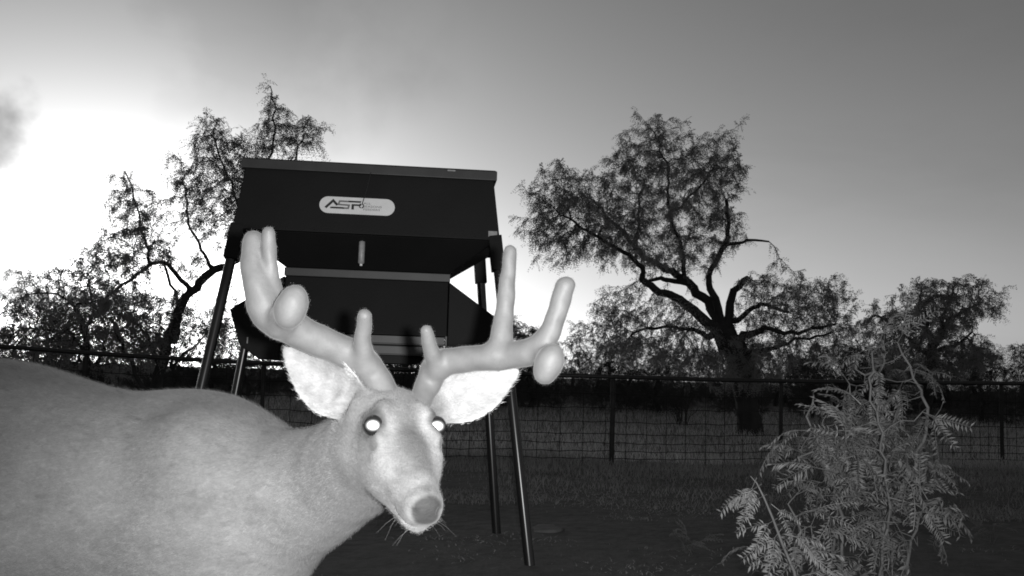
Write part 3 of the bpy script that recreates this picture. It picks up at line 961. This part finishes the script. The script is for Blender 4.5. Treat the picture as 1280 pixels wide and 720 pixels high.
antler([
    [(490, 512, 1.455, 17), (482, 494, 1.472, 18.5), (470, 474, 1.48, 19.5), (452, 452, 1.48, 21), (425, 437, 1.47, 20), (385, 420, 1.45, 21), (352, 402, 1.43, 24), (332, 388, 1.42, 22), (324, 362, 1.42, 19.5), (317, 330, 1.43, 16.5), (316.5, 302, 1.44, 14)],
    [(348, 400, 1.44, 15), (341, 365, 1.43, 13), (337, 325, 1.425, 10), (336, 291, 1.425, 8.2)],
    [(458, 456, 1.47, 15), (453, 428, 1.45, 11.5), (456, 395, 1.43, 9.5)],
    [(350, 404, 1.41, 19), (362, 386, 1.375, 19)],
], [(364, 384, 1.365, (20.5, 28, 20), -0.28)], 'thick velvet antler with a round club and paired upright tines')
antler([
    [(524, 508, 1.475, 15), (529, 492, 1.50, 16), (538, 474, 1.513, 17), (545, 456, 1.51, 18), (565, 451, 1.50, 17.5), (600, 448, 1.48, 17), (640, 444, 1.46, 17.5), (668, 437, 1.44, 18), (686, 418, 1.43, 14.5), (697, 388, 1.43, 13), (706, 358, 1.43, 13.5)],
    [(620, 442, 1.47, 18), (627, 420, 1.475, 14.5), (633, 370, 1.49, 11.5), (637.5, 314, 1.50, 8.2)],
    [(548, 462, 1.50, 15), (540, 440, 1.48, 11), (533, 414, 1.46, 8)],
    [(678, 442, 1.43, 15), (685, 453, 1.40, 16)],
], [(686, 455, 1.39, (18, 26, 18), -0.38)], 'thick velvet antler with a single tall middle tine and hanging club')
# whiskers and lashes
wk = MB()
for i in range(12):
    sx = random.choice((-1, 1))
    a = hp(sx * random.uniform(0.012, 0.032), random.uniform(0.115, 0.155), random.uniform(-0.085, -0.05))
    d = hs * sx * random.uniform(0.3, 1.0) + hn * random.uniform(-0.1, 0.6) - ht * random.uniform(0.3, 1.0)
    d = d / np.linalg.norm(d) * random.uniform(0.018, 0.04)
    wk.tube([a, a + d * 0.5, a + d + np.array([0, 0, -0.004])], [0.0003, 0.0002, 0.0001], 3, False)
link('whiskers', wk.mesh('whiskers', True), M['bush_stem'], deer, loc=-dbase, kind='stuff')
# ------------------------------------------------------------------ trees
def nrm(v):
    return v / (np.linalg.norm(v, axis=-1, keepdims=True) + 1e-9)

def grow(limbs, clumps, seed, step=0.16, n_attr=1500, infl=1.3, kill=0.24, tip_r=0.0045, iters=70, wig=0.25, crook=0.16):
    """limbs: polylines [(xyz, r), ...]; clumps: (centre, radii, weight). Space colonisation from the limbs into the clumps."""
    r = np.random.default_rng(seed)
    pos, par, rad = [], [], []
    for L in limbs:
        P = np.array([p for p, _ in L]); R = np.array([q for _, q in L])
        s = np.concatenate([[0], np.cumsum(np.linalg.norm(np.diff(P, axis=0), axis=1))])
        m = max(2, int(s[-1] / step))
        # smooth, slightly crooked resampling
        u = np.linspace(0, s[-1], m + 1)
        Q = np.stack([np.interp(u, s, P[:, i]) for i in range(3)], 1)
        if len(Q) > 4:
            for _ in range(2):
                Q[1:-1] = 0.25 * Q[:-2] + 0.5 * Q[1:-1] + 0.25 * Q[2:]
        wv = np.cumsum(r.normal(0, 1, (len(Q), 3)), 0); wv -= np.linspace(0, 1, len(Q))[:, None] * wv[-1]
        Q[1:-1] += r.normal(0, step * 0.10, (len(Q) - 2, 3)) + wv[1:-1] * step * crook
        RR = np.interp(u, s, R)
        if pos:
            j = int(np.argmin(np.linalg.norm(np.array(pos) - Q[0], axis=1)))
        else:
            j = -1
        for i in range(len(Q)):
            if i == 0 and j >= 0:
                continue
            par.append(j); pos.append(Q[i]); rad.append(RR[i]); j = len(pos) - 1
    A = []
    wsum = sum(c[2] for c in clumps)
    for c, R, w in clumps:
        k = int(n_attr * w / wsum)
        d = np.clip(r.normal(0, 0.48, (k, 3)), -1.2, 1.2)
        A.append(np.array(c) + d * np.array(R))
    A = np.concatenate(A)
    X = np.array(pos)
    D = np.full(len(A), 1e9); I = np.zeros(len(A), int)
    def upd(a, i0, new):
        for i in range(len(new)):
            dd = np.linalg.norm(A - new[i], axis=1)
            b = dd < D
            D[b] = dd[b]; I[b] = i0 + i
    upd(A, 0, X)
    alive = np.ones(len(A), bool)
    for it in range(iters):
        use = alive & (D < infl * (1 + 2.0 * (it < 14)))
        if not use.any():
            break
        nodes = np.unique(I[use])
        dirs = np.zeros((len(pos), 3))
        np.add.at(dirs, I[use], nrm(A[use] - np.array(pos)[I[use]]))
        new = []
        for nd in nodes:
            d = dirs[nd]
            l = np.linalg.norm(d)
            if l < 1e-3:
                d = r.normal(0, 1, 3); l = np.linalg.norm(d)
            d = d / l + r.normal(0, wig, 3)
            d /= np.linalg.norm(d)
            new.append(pos[nd] + d * step)
            par.append(int(nd)); rad.append(0.0)
        i0 = len(pos)
        pos += new
        upd(A, i0, np.array(new))
        alive &= D > kill
        if len(pos) > 15000:
            break
    n = len(pos); pos = np.array(pos); par = np.array(par); given = np.array(rad)
    acc = np.zeros(n); kids = np.zeros(n, int)
    R = np.zeros(n)
    for i in range(n - 1, -1, -1):
        R[i] = max(acc[i] ** (1 / 2.3), tip_r, given[i])
        if par[i] >= 0:
            if given[i] == 0 or True:
                acc[par[i]] += (R[i] if given[i] == 0 else tip_r * 3) ** 2.3
            kids[par[i]] += 1
    return pos, par, R, kids

def wood_mesh(name, pos, par, R, sides=6):
    c = np.where(par >= 0)[0]
    a, b = pos[par[c]], pos[c]
    ra = np.minimum(R[par[c]], R[c] * 1.9); rb = R[c]
    t = nrm(b - a)
    ref = np.where(np.abs(t[:, 2:3]) < 0.9, np.array([[0, 0, 1.0]]), np.array([[1.0, 0, 0]]))
    u = nrm(np.cross(t, ref)); v = np.cross(t, u)
    th = np.linspace(0, 2 * math.pi, sides, endpoint=False)
    e = np.cos(th)[None, :, None] * u[:, None] + np.sin(th)[None, :, None] * v[:, None]
    V0 = (a - t * ra[:, None] * 0.35)[:, None] + e * ra[:, None, None]
    V1 = (b + t * rb[:, None] * 0.35)[:, None] + e * rb[:, None, None]
    V = np.concatenate([V0, V1], 1).reshape(-1, 3)
    k = np.arange(sides); k2 = (k + 1) % sides
    Fq = np.stack([k, k2, sides + k2, sides + k], 1)
    Fq = (np.arange(len(c)) * 2 * sides)[:, None, None] + Fq[None]
    return mesh_np(name, V, Fq.reshape(-1, 4), True)

def spray_mesh(name, base, axis_, seed, L=(0.12, 0.22), K=7, ll=0.045, lw=0.010, droop=0.5):
    """feathery sprays: pairs of narrow leaflets along a drooping rachis"""
    r = np.random.default_rng(seed)
    S = len(base)
    a = nrm(axis_ + r.normal(0, 0.55, (S, 3)) + np.array([0, 0, -droop]))
    ln = r.uniform(L[0], L[1], S)[:, None]
    sd = nrm(np.cross(a, r.normal(0, 1, (S, 3))))
    out = []
    for k in range(K):
        f = (k + 0.6) / K
        P = base + a * ln * f + np.array([0, 0, -1.0]) * ln * f * f * 0.35
        for sg in (-1, 1):
            l = ll * r.uniform(0.7, 1.25, (S, 1)) * (1.0 - 0.35 * abs(f - 0.45))
            tip = P + nrm(sd * sg + a * 0.45 + np.array([0, 0, -0.30]) + r.normal(0, 0.22, (S, 3))) * l
            mid = P + (tip - P) * 0.5
            w = nrm(np.cross(tip - P, r.normal(0, 1, (S, 3)))) * lw * 0.5
            out.append(np.stack([P, mid + w, tip, mid - w], 1))
    V = np.concatenate(out).reshape(-1, 3)
    return mesh_np(name, V, np.arange(len(V)).reshape(-1, 4))

def make_tree(name, limbs, clumps, seed, label, group=None, n_attr=1500, per_tip=3, leaf='leaf', K=7, ll=0.045, lw=0.011, L=(0.12, 0.22), thin=0.011, cat='tree', **kw):
    base = np.array(limbs[0][0][0])
    pos, par, R, kids = grow(limbs, clumps, seed, n_attr=n_attr, **kw)
    t = empty(name, base, label=label, category=cat)
    if group:
        t['group'] = group
    pos = pos - base
    link('trunk', wood_mesh('trunk', pos, par, R), M['bark'], t)
    r = np.random.default_rng(seed + 99)
    tw = np.where((R < thin) & (par >= 0))[0]
    w = np.where(kids[tw] == 0, per_tip + 1, per_tip)
    rep = np.repeat(tw, w)
    ax = nrm(pos[rep] - pos[par[rep]])
    base_p = pos[rep] - ax * r.uniform(0, 0.15, (len(rep), 1))
    link('crown', spray_mesh('crown', base_p, ax, seed + 5, L, K, ll, lw), M[leaf], t)
    return t

def limb_px(pts, d, wr=0.64):
    """(px, py, r_px[, depth offset]) -> world polyline at depth d"""
    out = []
    for i, p in enumerate(pts):
        dd = d + (p[3] if len(p) > 3 else 0.0)
        out.append((pt(p[0], p[1], dd), p[2] * wr * dd / FPX))
    return out
def clump_px(c, d, depth=0.9):
    """(px, py, rx, ry, weight[, depth offset])"""
    out = []
    for p in c:
        o = p[5] if len(p) > 5 else 0.0
        dd = d + o
        rx, ry = p[2] * dd / FPX, p[3] * dd / FPX
        out.append((pt(p[0], p[1], dd), (rx, depth * (rx + ry) * 0.75, ry), p[4]))
    return out
def to_ground(px, py, d):
    p = pt(px, py, d)
    p[2] = float(gz(p[0], p[1])) - 0.05
    return p

# big mesquite beyond the fence
d = 17.0
b0 = to_ground(936, 540, d)
L = [[(b0, 0.27)] + limb_px([(934, 505, 14.5), (930, 470, 15.5), (917, 440, 17), (905, 415, 15)], d, 0.95)]
L += [limb_px(p, d) for p in (
    [(906, 416, 12, 0), (880, 396, 10, -.2), (845, 368, 8, -.5), (818, 356, 7, -.7), (802, 344, 6, -.8), (812, 335, 5, -.9), (790, 318, 4.5, -1), (750, 296, 3.2, -1.2), (705, 270, 2, -1.3)],
    [(903, 412, 12, 0), (884, 378, 10, .2), (856, 350, 8, .4), (832, 336, 6.5, .5), (800, 318, 5, .6), (770, 285, 3.4, .8), (742, 250, 2.2, .9)],
    [(858, 352, 6, .4), (820, 348, 4, .1), (802, 352, 3, -.2)],
    [(908, 412, 10, .1), (912, 372, 8, .2), (920, 355, 6.5, .2), (934, 347, 4, .2)],
    [(902, 400, 9, 0), (888, 360, 6.5, -.2), (893, 332, 5.5, -.2), (908, 314, 5, -.2), (913, 280, 4, -.3), (908, 250, 3.4, -.3)],
    [(909, 309, 4, -.2), (928, 300, 3, -.25), (942, 297, 2.6, -.25), (961, 302, 1.8, -.3)],
    [(922, 424, 9, 0), (955, 408, 5.5, -.5), (985, 418, 4.5, -.8), (1012, 410, 3.6, -.9), (1045, 405, 2.4, -1)],
    [(920, 405, 6, .1), (945, 381, 4, .4), (985, 390, 2.8, .6)],
    [(915, 440, 6, -.1), (958, 438, 4, -.6), (1000, 428, 3, -.9), (1040, 415, 2, -1.1)],
    [(890, 425, 6, -.1), (855, 408, 3.6, -.7), (822, 408, 3, -.9), (788, 420, 2, -1.1)],
    [(858, 350, 5, .3), (858, 305, 4, .2), (846, 262, 3.2, 0), (838, 210, 2.2, -.1), (818, 165, 1.5, -.2)],
    [(845, 262, 3, 0), (872, 235, 2.2, .2), (895, 205, 1.5, .4)],
    [(800, 320, 3.4, .4), (798, 270, 2.6, .3), (805, 225, 1.8, .2)])]
C = clump_px([(690, 262, 40, 50, 1.0, -.8), (735, 250, 55, 45, 1.3, -.3), (745, 300, 50, 32, 1.0, -.8), (808, 210, 40, 52, 1.3), (815, 160, 22, 22, .35), (865, 205, 52, 45, 1.4, .3), (905, 215, 26, 30, .55), (845, 268, 66, 46, 1.6), (780, 275, 40, 40, 1.0),
             (895, 275, 30, 40, .6), (845, 318, 55, 26, .8), (700, 300, 36, 28, .5, -.9), (765, 385, 30, 24, .5, -.8), (790, 430, 50, 24, .8, -.8), (835, 395, 45, 25, .7, -.5), (855, 440, 45, 26, .8, -.7),
             (985, 370, 52, 26, 1.0), (1030, 380, 34, 38, 1.0, -.6), (960, 400, 40, 26, .7), (950, 350, 26, 18, .35), (1000, 430, 50, 22, .8, -.6), (920, 455, 42, 30, .9, -.9), (960, 455, 36, 26, .6, -.6)], d)
make_tree('mesquite_tree', L, C, 21, 'big gnarled mesquite tree with a bare hooked branch beyond the fence', n_attr=5200, per_tip=4, ll=0.052, lw=0.0125, step=0.125, kill=0.15, thin=0.010, tip_r=0.0026)

# leaning mesquite behind the feeder
d = 14.0
b0 = to_ground(192, 515, d)
L = [[(b0, 0.15)] + limb_px([(197, 490, 11.5), (208, 445, 10.5), (222, 405, 9.5), (240, 365, 8.5), (262, 342, 8), (288, 332, 7.5), (304, 318, 7)], d)]
L += [limb_px(p, d) for p in (
    [(242, 362, 5, 0), (226, 350, 4.4, -.2), (207, 326, 4.2, -.4), (188, 328, 4, -.5), (158, 352, 3.2, -.8), (128, 376, 2.4, -1), (95, 380, 1.6, -1.1)],
    [(216, 430, 5, 0), (222, 395, 4, .3), (216, 352, 3, .5), (204, 328, 2.6, .5)],
    [(268, 340, 4, 0), (250, 306, 2.6, -.2), (236, 262, 2, -.3), (229, 228, 1.4, -.3)],
    [(290, 332, 4.5, 0), (302, 285, 3, .2), (282, 225, 2.2, .3), (268, 160, 1.4, .3)],
    [(304, 318, 5, 0), (322, 250, 3, .2), (340, 190, 2.2, .3), (345, 145, 1.5, .3), (338, 108, 1, .3)],
    [(322, 250, 3, .2), (362, 205, 2, .4), (380, 170, 1.3, .5)],
    [(190, 328, 3, -.5), (176, 285, 2, -.6), (168, 240, 1.6, -.7), (156, 214, 1.1, -.7)],
    [(200, 480, 5, 0), (188, 440, 3.6, -.3), (176, 415, 2.6, -.5), (150, 395, 1.8, -.7)],
    [(203, 475, 4, .1), (232, 440, 2.6, .3), (262, 415, 1.8, .5)],
    [(189, 500, 5, -.3), (168, 465, 4, -.5), (150, 440, 3, -.7), (140, 400, 2, -.9)])]
C = clump_px([(268, 178, 20, 34, .5, .3), (245, 235, 24, 50, .7), (290, 245, 30, 55, 1.0, .2), (345, 165, 26, 26, .5, .3), (378, 165, 22, 22, .4, .4), (338, 125, 8, 20, .15, .3), (310, 200, 22, 30, .4, .2),
             (172, 300, 32, 46, .9, -.6), (155, 245, 16, 32, .3, -.6), (192, 272, 12, 28, .25, -.5), (128, 318, 26, 22, .4, -.7), (205, 305, 16, 18, .2, -.3), (150, 375, 46, 28, .9, -.8), (215, 390, 40, 30, .5, .3), (265, 400, 40, 26, .6, .4), (180, 420, 44, 26, .8, -.3), (240, 330, 20, 16, .12)], d)
make_tree('mesquite_tree', L, C, 31, 'leaning open-crowned mesquite tree rising behind the left side of the feeder', n_attr=3300, per_tip=4, ll=0.046, lw=0.0105, step=0.10, kill=0.11, thin=0.008, tip_r=0.0022, L=(0.12, 0.24))

# bushy low mesquite further left
d = 15.0
b0 = to_ground(112, 505, d)
L = [[(b0, 0.10)] + limb_px([(112, 480, 6.5), (107, 440, 5.5), (104, 412, 5)], d)]
L += [limb_px(p, d) for p in ([(104, 412, 4, 0), (92, 382, 3, -.2), (65, 366, 2, -.4), (35, 368, 1.4, -.5)], [(106, 425, 4, 0), (120, 390, 3, .3), (112, 350, 2, .4)],
    [(108, 440, 4, 0), (80, 415, 2.6, .4), (40, 410, 1.6, .5)], [(110, 470, 4, 0), (135, 430, 3, .4), (160, 400, 2, .6)])]
C = clump_px([(55, 352, 34, 18, .7, -.3), (100, 350, 38, 26, 1.0), (30, 372, 30, 16, .4, -.3), (75, 395, 55, 28, 1.3), (130, 400, 42, 32, 1.1, .3), (20, 425, 34, 22, .6, .3), (80, 440, 50, 20, .8), (150, 445, 40, 22, .7, .3), (-30, 430, 40, 26, .6, .3)], d)
make_tree('mesquite_tree', L, C, 41, 'low bushy mesquite thicket tree to the far side of the leaning mesquite', n_attr=3000, per_tip=3, ll=0.052, lw=0.012, step=0.125, kill=0.15, thin=0.010, tip_r=0.0035)

# dense tree by the bush
d = 18.0
b0 = to_ground(1160, 532, d)
L = [[(b0, 0.16)] + limb_px([(1160, 500, 9), (1161, 460, 8.5), (1166, 432, 7.5), (1176, 415, 6)], d)]
L += [limb_px(p, d) for p in ([(1176, 415, 5, 0), (1200, 395, 3.5, .2), (1225, 378, 2, .3)], [(1166, 432, 5, 0), (1158, 400, 3.5, -.3), (1150, 372, 2, -.4)],
    [(1172, 420, 5, 0), (1186, 385, 3, .3), (1192, 358, 2, .3)], [(1163, 445, 4, 0), (1125, 415, 3, .4), (1098, 395, 2, .5)], [(1164, 440, 4, 0), (1200, 425, 2.5, -.4), (1215, 415, 1.8, -.5)])]
C = clump_px([(1195, 366, 38, 20, 1.2, .2), (1165, 372, 30, 22, 1.0), (1218, 380, 22, 18, .6, .2), (1242, 388, 14, 10, .25, .3), (1150, 400, 36, 24, 1.2, -.2), (1180, 402, 34, 18, 1.0), (1105, 400, 30, 22, .8, .4), (1130, 428, 44, 24, 1.2, .2), (1180, 440, 40, 24, 1.1, -.4), (1210, 440, 30, 20, .6, -.3), (1150, 460, 50, 18, .9)], d)
make_tree('mesquite_tree', L, C, 51, 'dense dark tree with a flat-topped crown behind the leafy bush', n_attr=3800, per_tip=4, ll=0.055, lw=0.014, step=0.13, kill=0.16, thin=0.010, tip_r=0.0035)

# bare twiggy shrub by the trunk of the big tree
b0 = gp(853, 532); b0[2] = float(gz(b0[0], b0[1]))
tw = MB()
r = np.random.default_rng(5)
for i in range(16):
    a = b0 * 0; an = r.uniform(0, 6.28); sp = r.uniform(0.1, 0.5); hh = r.uniform(0.35, 0.75)
    p1 = np.array([math.cos(an) * sp * 0.4, math.sin(an) * sp * 0.4, hh * 0.5]) + r.normal(0, 0.03, 3)
    p2 = np.array([math.cos(an) * sp, math.sin(an) * sp, hh]) + r.normal(0, 0.05, 3)
    tw.tube([(0.1 * math.cos(an), 0.1 * math.sin(an), -0.03), p1, p2], [0.012, 0.008, 0.004], 4, False)
    for j in range(3):
        q0 = p1 + (p2 - p1) * r.random(); tw.tube([q0, q0 + r.normal(0, 0.1, 3) + [0, 0, 0.1]], [0.005, 0.002], 4, False)
link('bare_shrub', tw.mesh('bare_shrub', True), M['bark'], loc=b0, label='low bare twiggy shrub beyond the fence beside the big mesquite', cat='shrub')

# far tree line: a few grown forms, copied and turned
protos = []
for v in range(5):
    r = np.random.default_rng(100 + v)
    hh = 3.2 + 0.35 * v
    L = [[(np.array([0, 0, -0.1]), 0.14), (np.array([r.normal(0, .1), r.normal(0, .1), 0.7]), 0.12), (np.array([r.normal(0, .2), r.normal(0, .2), 1.3]), 0.09)]]
    C = []
    for i in range(11):
        an = r.uniform(0, 6.28); q_ = r.uniform(0.3, 1.7)
        C.append((np.array([math.cos(an) * q_, math.sin(an) * q_, r.uniform(0.25, hh - 0.5)]), (r.uniform(.6, 1.0), r.uniform(.6, 1.0), r.uniform(.4, .7)), 1.0))
    C.append((np.array([0, 0, hh - 0.4]), (0.9, 0.9, 0.5), 1.0))
    for i in range(5):                                # skirts of brush down to the ground
        an = 6.28 * i / 5 + r.uniform(-.4, .4)
        C.append((np.array([math.cos(an) * 1.1, math.sin(an) * 1.1, 0.55]), (0.8, 0.8, 0.55), 1.0))
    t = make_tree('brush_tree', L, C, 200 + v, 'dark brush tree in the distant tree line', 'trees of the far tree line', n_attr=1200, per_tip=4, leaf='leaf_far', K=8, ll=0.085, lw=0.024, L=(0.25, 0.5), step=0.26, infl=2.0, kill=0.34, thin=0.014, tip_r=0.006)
    protos.append(t)
r = np.random.default_rng(77)
used = set()
def put_far(px, d, s, v, rz):
    x = (px - 640) / FPX * d
    t = protos[v]
    if v in used:
        c = t.copy(); COL.objects.link(c)
        for ch in t.children:
            k = ch.copy(); COL.objects.link(k); k.parent = c
        t = c
    used.add(v)
    t.location = (x, d, float(gz(x, d)) - 0.02)
    t.scale = (s, s, s * r.uniform(0.9, 1.1))
    t.rotation_euler = (0, 0, rz)
i = 0
for row, (d0, stepx, s0) in enumerate(((28.0, 92, 0.50), (38.0, 56, 0.72), (50.0, 42, 0.86))):
    px = -260.0
    while px < 1560:
        hfac = 1.0 + 0.12 * math.sin(px * 0.011 + row)  + (0.1 if px > 1050 else 0)
        put_far(px + r.uniform(-14, 14), d0 * r.uniform(0.94, 1.08), s0 * hfac * r.uniform(0.82, 1.15), int(r.integers(0, 5)), r.uniform(0, 6.28))
        px += stepx * r.uniform(0.8, 1.2)

# ------------------------------------------------------------------ leafy bush in the flash, with its fronds
def frond_mesh(seed, n=11, Lp=0.105, ll=0.027, lw=0.0052):
    """one twice-divided leaf: petiole, two pinnae, narrow paired leaflets. x = out, z = up"""
    r = np.random.default_rng(seed)
    mb = MB()
    pe = np.array([0.035, 0, 0.002])
    mb.tube([(0, 0, 0), pe], [0.0013, 0.001], 3, False)
    for sg in (-1, 1):
        pr_ = [pe]
        ang = sg * r.uniform(0.3, 0.5)
        for i in range(1, n + 1):
            f = i / n
            pr_.append(pe + np.array([math.cos(ang) * Lp * f, math.sin(ang) * Lp * f, -0.05 * f * f * r.uniform(0.9, 1.1)]))
        mb.tube(pr_[::2] + [pr_[-1]], 0.0008, 3, False)
        for i in range(1, n + 1):
            P = pr_[i]; ax = pr_[i] - pr_[i - 1]; ax /= np.linalg.norm(ax)
            sd = np.cross([0, 0, 1.0], ax); sd /= np.linalg.norm(sd)
            for s2 in (-1, 1):
                if r.random() < 0.12:
                    continue
                l = ll * (1 - 0.5 * (i / n - 0.4) ** 2) * r.uniform(0.8, 1.15)
                dd = sd * s2 + ax * 0.5 + np.array([0, 0, r.uniform(-0.75, 0.15)]) + r.normal(0, 0.2, 3)
                dd /= np.linalg.norm(dd)
                w = np.cross(dd, [0, 0, 1.0]); w = w / (np.linalg.norm(w) + 1e-9) * lw / 2
                up = np.array([0, 0, 0.0012])
                mb.add([P, P + dd * l * .45 + w + up, P + dd * l, P + dd * l * .45 - w + up, P + dd * l * .45], [(0, 1, 4), (1, 2, 4), (2, 3, 4), (3, 0, 4)])
    return mb.mesh('leaf')
FRONDS = [frond_mesh(300 + i, 11 + i % 3, 0.075 + 0.010 * (i % 4), 0.021 + 0.003 * (i % 3)) for i in range(6)]
for me in FRONDS:
    me.materials.append(M['bush_leaf'])
def put_frond(parent, base, out, pos, sc_=1.0, v=0, twist=None, r=rng):
    x = np.array(out, float); x /= np.linalg.norm(x)
    up = np.array([0, 0, 1.0]) + r.normal(0, 0.45, 3) if twist is None else np.array(twist, float)
    y = np.cross(up, x); y /= np.linalg.norm(y)
    z = np.cross(x, y)
    o = bpy.data.objects.new('leaf', FRONDS[v % len(FRONDS)])
    COL.objects.link(o)
    o.parent = parent
    mm = Matrix.Identity(4)
    p = np.array(pos) - base
    for i in range(3):
        mm[i][0], mm[i][1], mm[i][2], mm[i][3] = x[i] * sc_, y[i] * sc_, z[i] * sc_, p[i]
    o.matrix_local = mm
    return o
d = 2.75
b0 = pt(1080, 700, d); b0[2] = float(gz(b0[0], b0[1])) - 0.01
def bl(pts):
    return limb_px(pts, d, 1.0)
L = [[(b0, 0.011)] + bl([(1098, 690, 2.8), (1103, 660, 2.7), (1122, 612, 2.5), (1146, 560, 2.3), (1151, 520, 2), (1143, 480, 1.8), (1130, 452, 1.3), (1122, 428, .8)])]
bb = [b0 + np.array([dx, dy, 0]) for dx, dy in ((-0.05, 0.03), (-0.10, -0.03), (0.05, -0.05), (0.09, 0.05), (-0.15, 0.05))]
L += [[(bb[0], 0.008)] + bl([(1060, 700, 2.2, .1), (1045, 620, 2, .1), (1022, 560, 1.7, .05), (1017, 495, 1)]),
      [(bb[1], 0.008)] + bl([(1035, 720, 2, -.1), (1005, 660, 1.7, -.15), (985, 630, 1, -.15)]),
      [(bb[2], 0.008)] + bl([(1105, 740, 2, -.15), (1110, 660, 1.7, -.2), (1096, 560, 1.5, -.2), (1085, 480, 1.2, -.15), (1090, 440, .8, -.1)]),
      [(bb[3], 0.008)] + bl([(1130, 720, 2, .15), (1146, 640, 1.7, .2), (1160, 580, 1.2, .2)]),
      [(bb[4], 0.008)] + bl([(1050, 690, 1.8, .2), (1060, 600, 1.6, .2), (1068, 530, 1.2, .2), (1062, 480, .8, .2)])]
L += [bl(p) for p in ([(1022, 560, 1.2, .05), (1000, 572, .9, 0), (984, 583, .7, 0)], [(1090, 470, 1, -.1), (1070, 462, .7, -.1)])]
C = clump_px([(1018, 530, 26, 34, .7), (1035, 590, 44, 44, 1.2, -.1), (1010, 650, 30, 36, .9, -.15), (1080, 560, 46, 60, 1.2, -.1), (1110, 490, 40, 46, .9), (1110, 440, 26, 30, .4), (1140, 560, 26, 46, .6, .1), (1090, 650, 60, 46, 1.3, -.1), (1135, 650, 32, 40, .6, .1), (1065, 520, 26, 34, .5, .15), (1060, 720, 80, 40, .6), (1130, 440, 16, 20, .15)], d, 1.4)
pos, par, R, kids = grow(L, C, 61, step=0.035, n_attr=420, infl=0.35, kill=0.05, tip_r=0.0011, wig=0.25, iters=50)
bush = empty('mesquite_sapling', b0, label='tall feathery-leaved mesquite sapling lit by the flash, standing before the fence', category='sapling')
link('stem', wood_mesh('stem', pos - b0, par, R, 5), M['bush_stem'], bush)
r = np.random.default_rng(8)
tw = np.where((R < 0.0022) & (pos[:, 2] > 0.22))[0]
r.shuffle(tw)
_v = pos[tw] - CP
tw = tw[640 + FPX * (_v @ RT) / (_v @ FW) < 1168]
for j, nd in enumerate(tw[:168]):
    ax = pos[nd] - pos[par[nd]]
    out = nrm(nrm(ax) + r.normal(0, 0.7, 3) + np.array([0, -0.25, -0.15]))
    put_frond(bush, b0, out, pos[nd], r.uniform(0.65, 1.2), int(r.integers(0, 6)), r=r)
# smaller sprig standing nearer, bent over at its tip
d = 2.15
b1 = pt(990, 700, d); b1[2] = float(gz(b1[0], b1[1])) - 0.01
sprig = empty('mesquite_sprig', b1, label='small bright mesquite sprig with a nodding tip beside the tall sapling', category='sapling')
st = [b1] + [pt(x, y, d) for x, y in ((1000, 760), (993, 715), (978, 680), (966, 648), (955, 622), (946, 604), (938, 595))]
link('stem', MB().tube([p - b1 for p in st], [0.005, 0.0045, 0.004, 0.0035, 0.003, 0.0024, 0.0018, 0.001], 6).mesh('stem', True), M['bush_stem'], sprig)
def bent(px, py, ox, oy, w, sc_, v):
    put_frond(sprig, b1, RT * ox + UP * oy - FW * w, pt(px + 6, py, d), sc_ * 0.74, v, twist=-FW * 0.8 + UP * 0.8 + r.normal(0, 0.15, 3))
for a in ((940, 597, -0.5, -0.85, .35, 1.1, 0), (946, 605, -0.85, -0.45, .3, 1.25, 1), (953, 618, -0.75, -0.3, .2, 0.9, 2), (958, 630, 0.6, -0.5, .3, 0.8, 3), (966, 648, -0.8, -0.3, .4, 1.2, 4), (972, 660, -0.75, -0.7, .4, 1.25, 1),
          (975, 668, 0.7, -0.1, .4, 1.0, 5), (982, 682, -0.8, -0.2, .5, 1.25, 0), (985, 690, 0.75, 0.1, .5, 1.1, 2), (992, 705, -0.7, 0.1, .5, 1.2, 3), (996, 720, 0.8, 0.3, .4, 1.1, 4), (998, 735, -0.8, 0.0, .4, 1.1, 5)):
    bent(*a)
# low seedlings on the ground by the bush
for (px, py, n_, h_, lab) in ((858, 690, 5, 0.10, 'tiny seedling on the dark soil between feeder and bush'), (1195, 640, 9, 0.30, 'low leafy seedling on the ground behind the tall sapling'), (1240, 680, 8, 0.16, 'small weed sprouting on open ground past the tall sapling')):
    c = gp(px, py); c[2] = float(gz(c[0], c[1]))
    t = empty('seedling', c, label=lab, category='plant')
    mb = MB()
    for i in range(n_):
        an = r.uniform(0, 6.28); tip = np.array([math.cos(an) * h_ * .7, math.sin(an) * h_ * .7, h_ * r.uniform(.5, 1.0)])
        mb.tube([(0, 0, -0.01), tip * 0.5 + [0, 0, 0.02], tip], [0.003, 0.002, 0.001], 4, False)
        put_frond(t, c, tip + r.normal(0, .05, 3), c + tip, r.uniform(0.7, 1.1), i, r=r)
        put_frond(t, c, tip + r.normal(0, .2, 3), c + tip * 0.6, r.uniform(0.6, 1.0), i + 1, r=r)
    link('stem', mb.mesh('stem', True), M['bush_stem'], t)
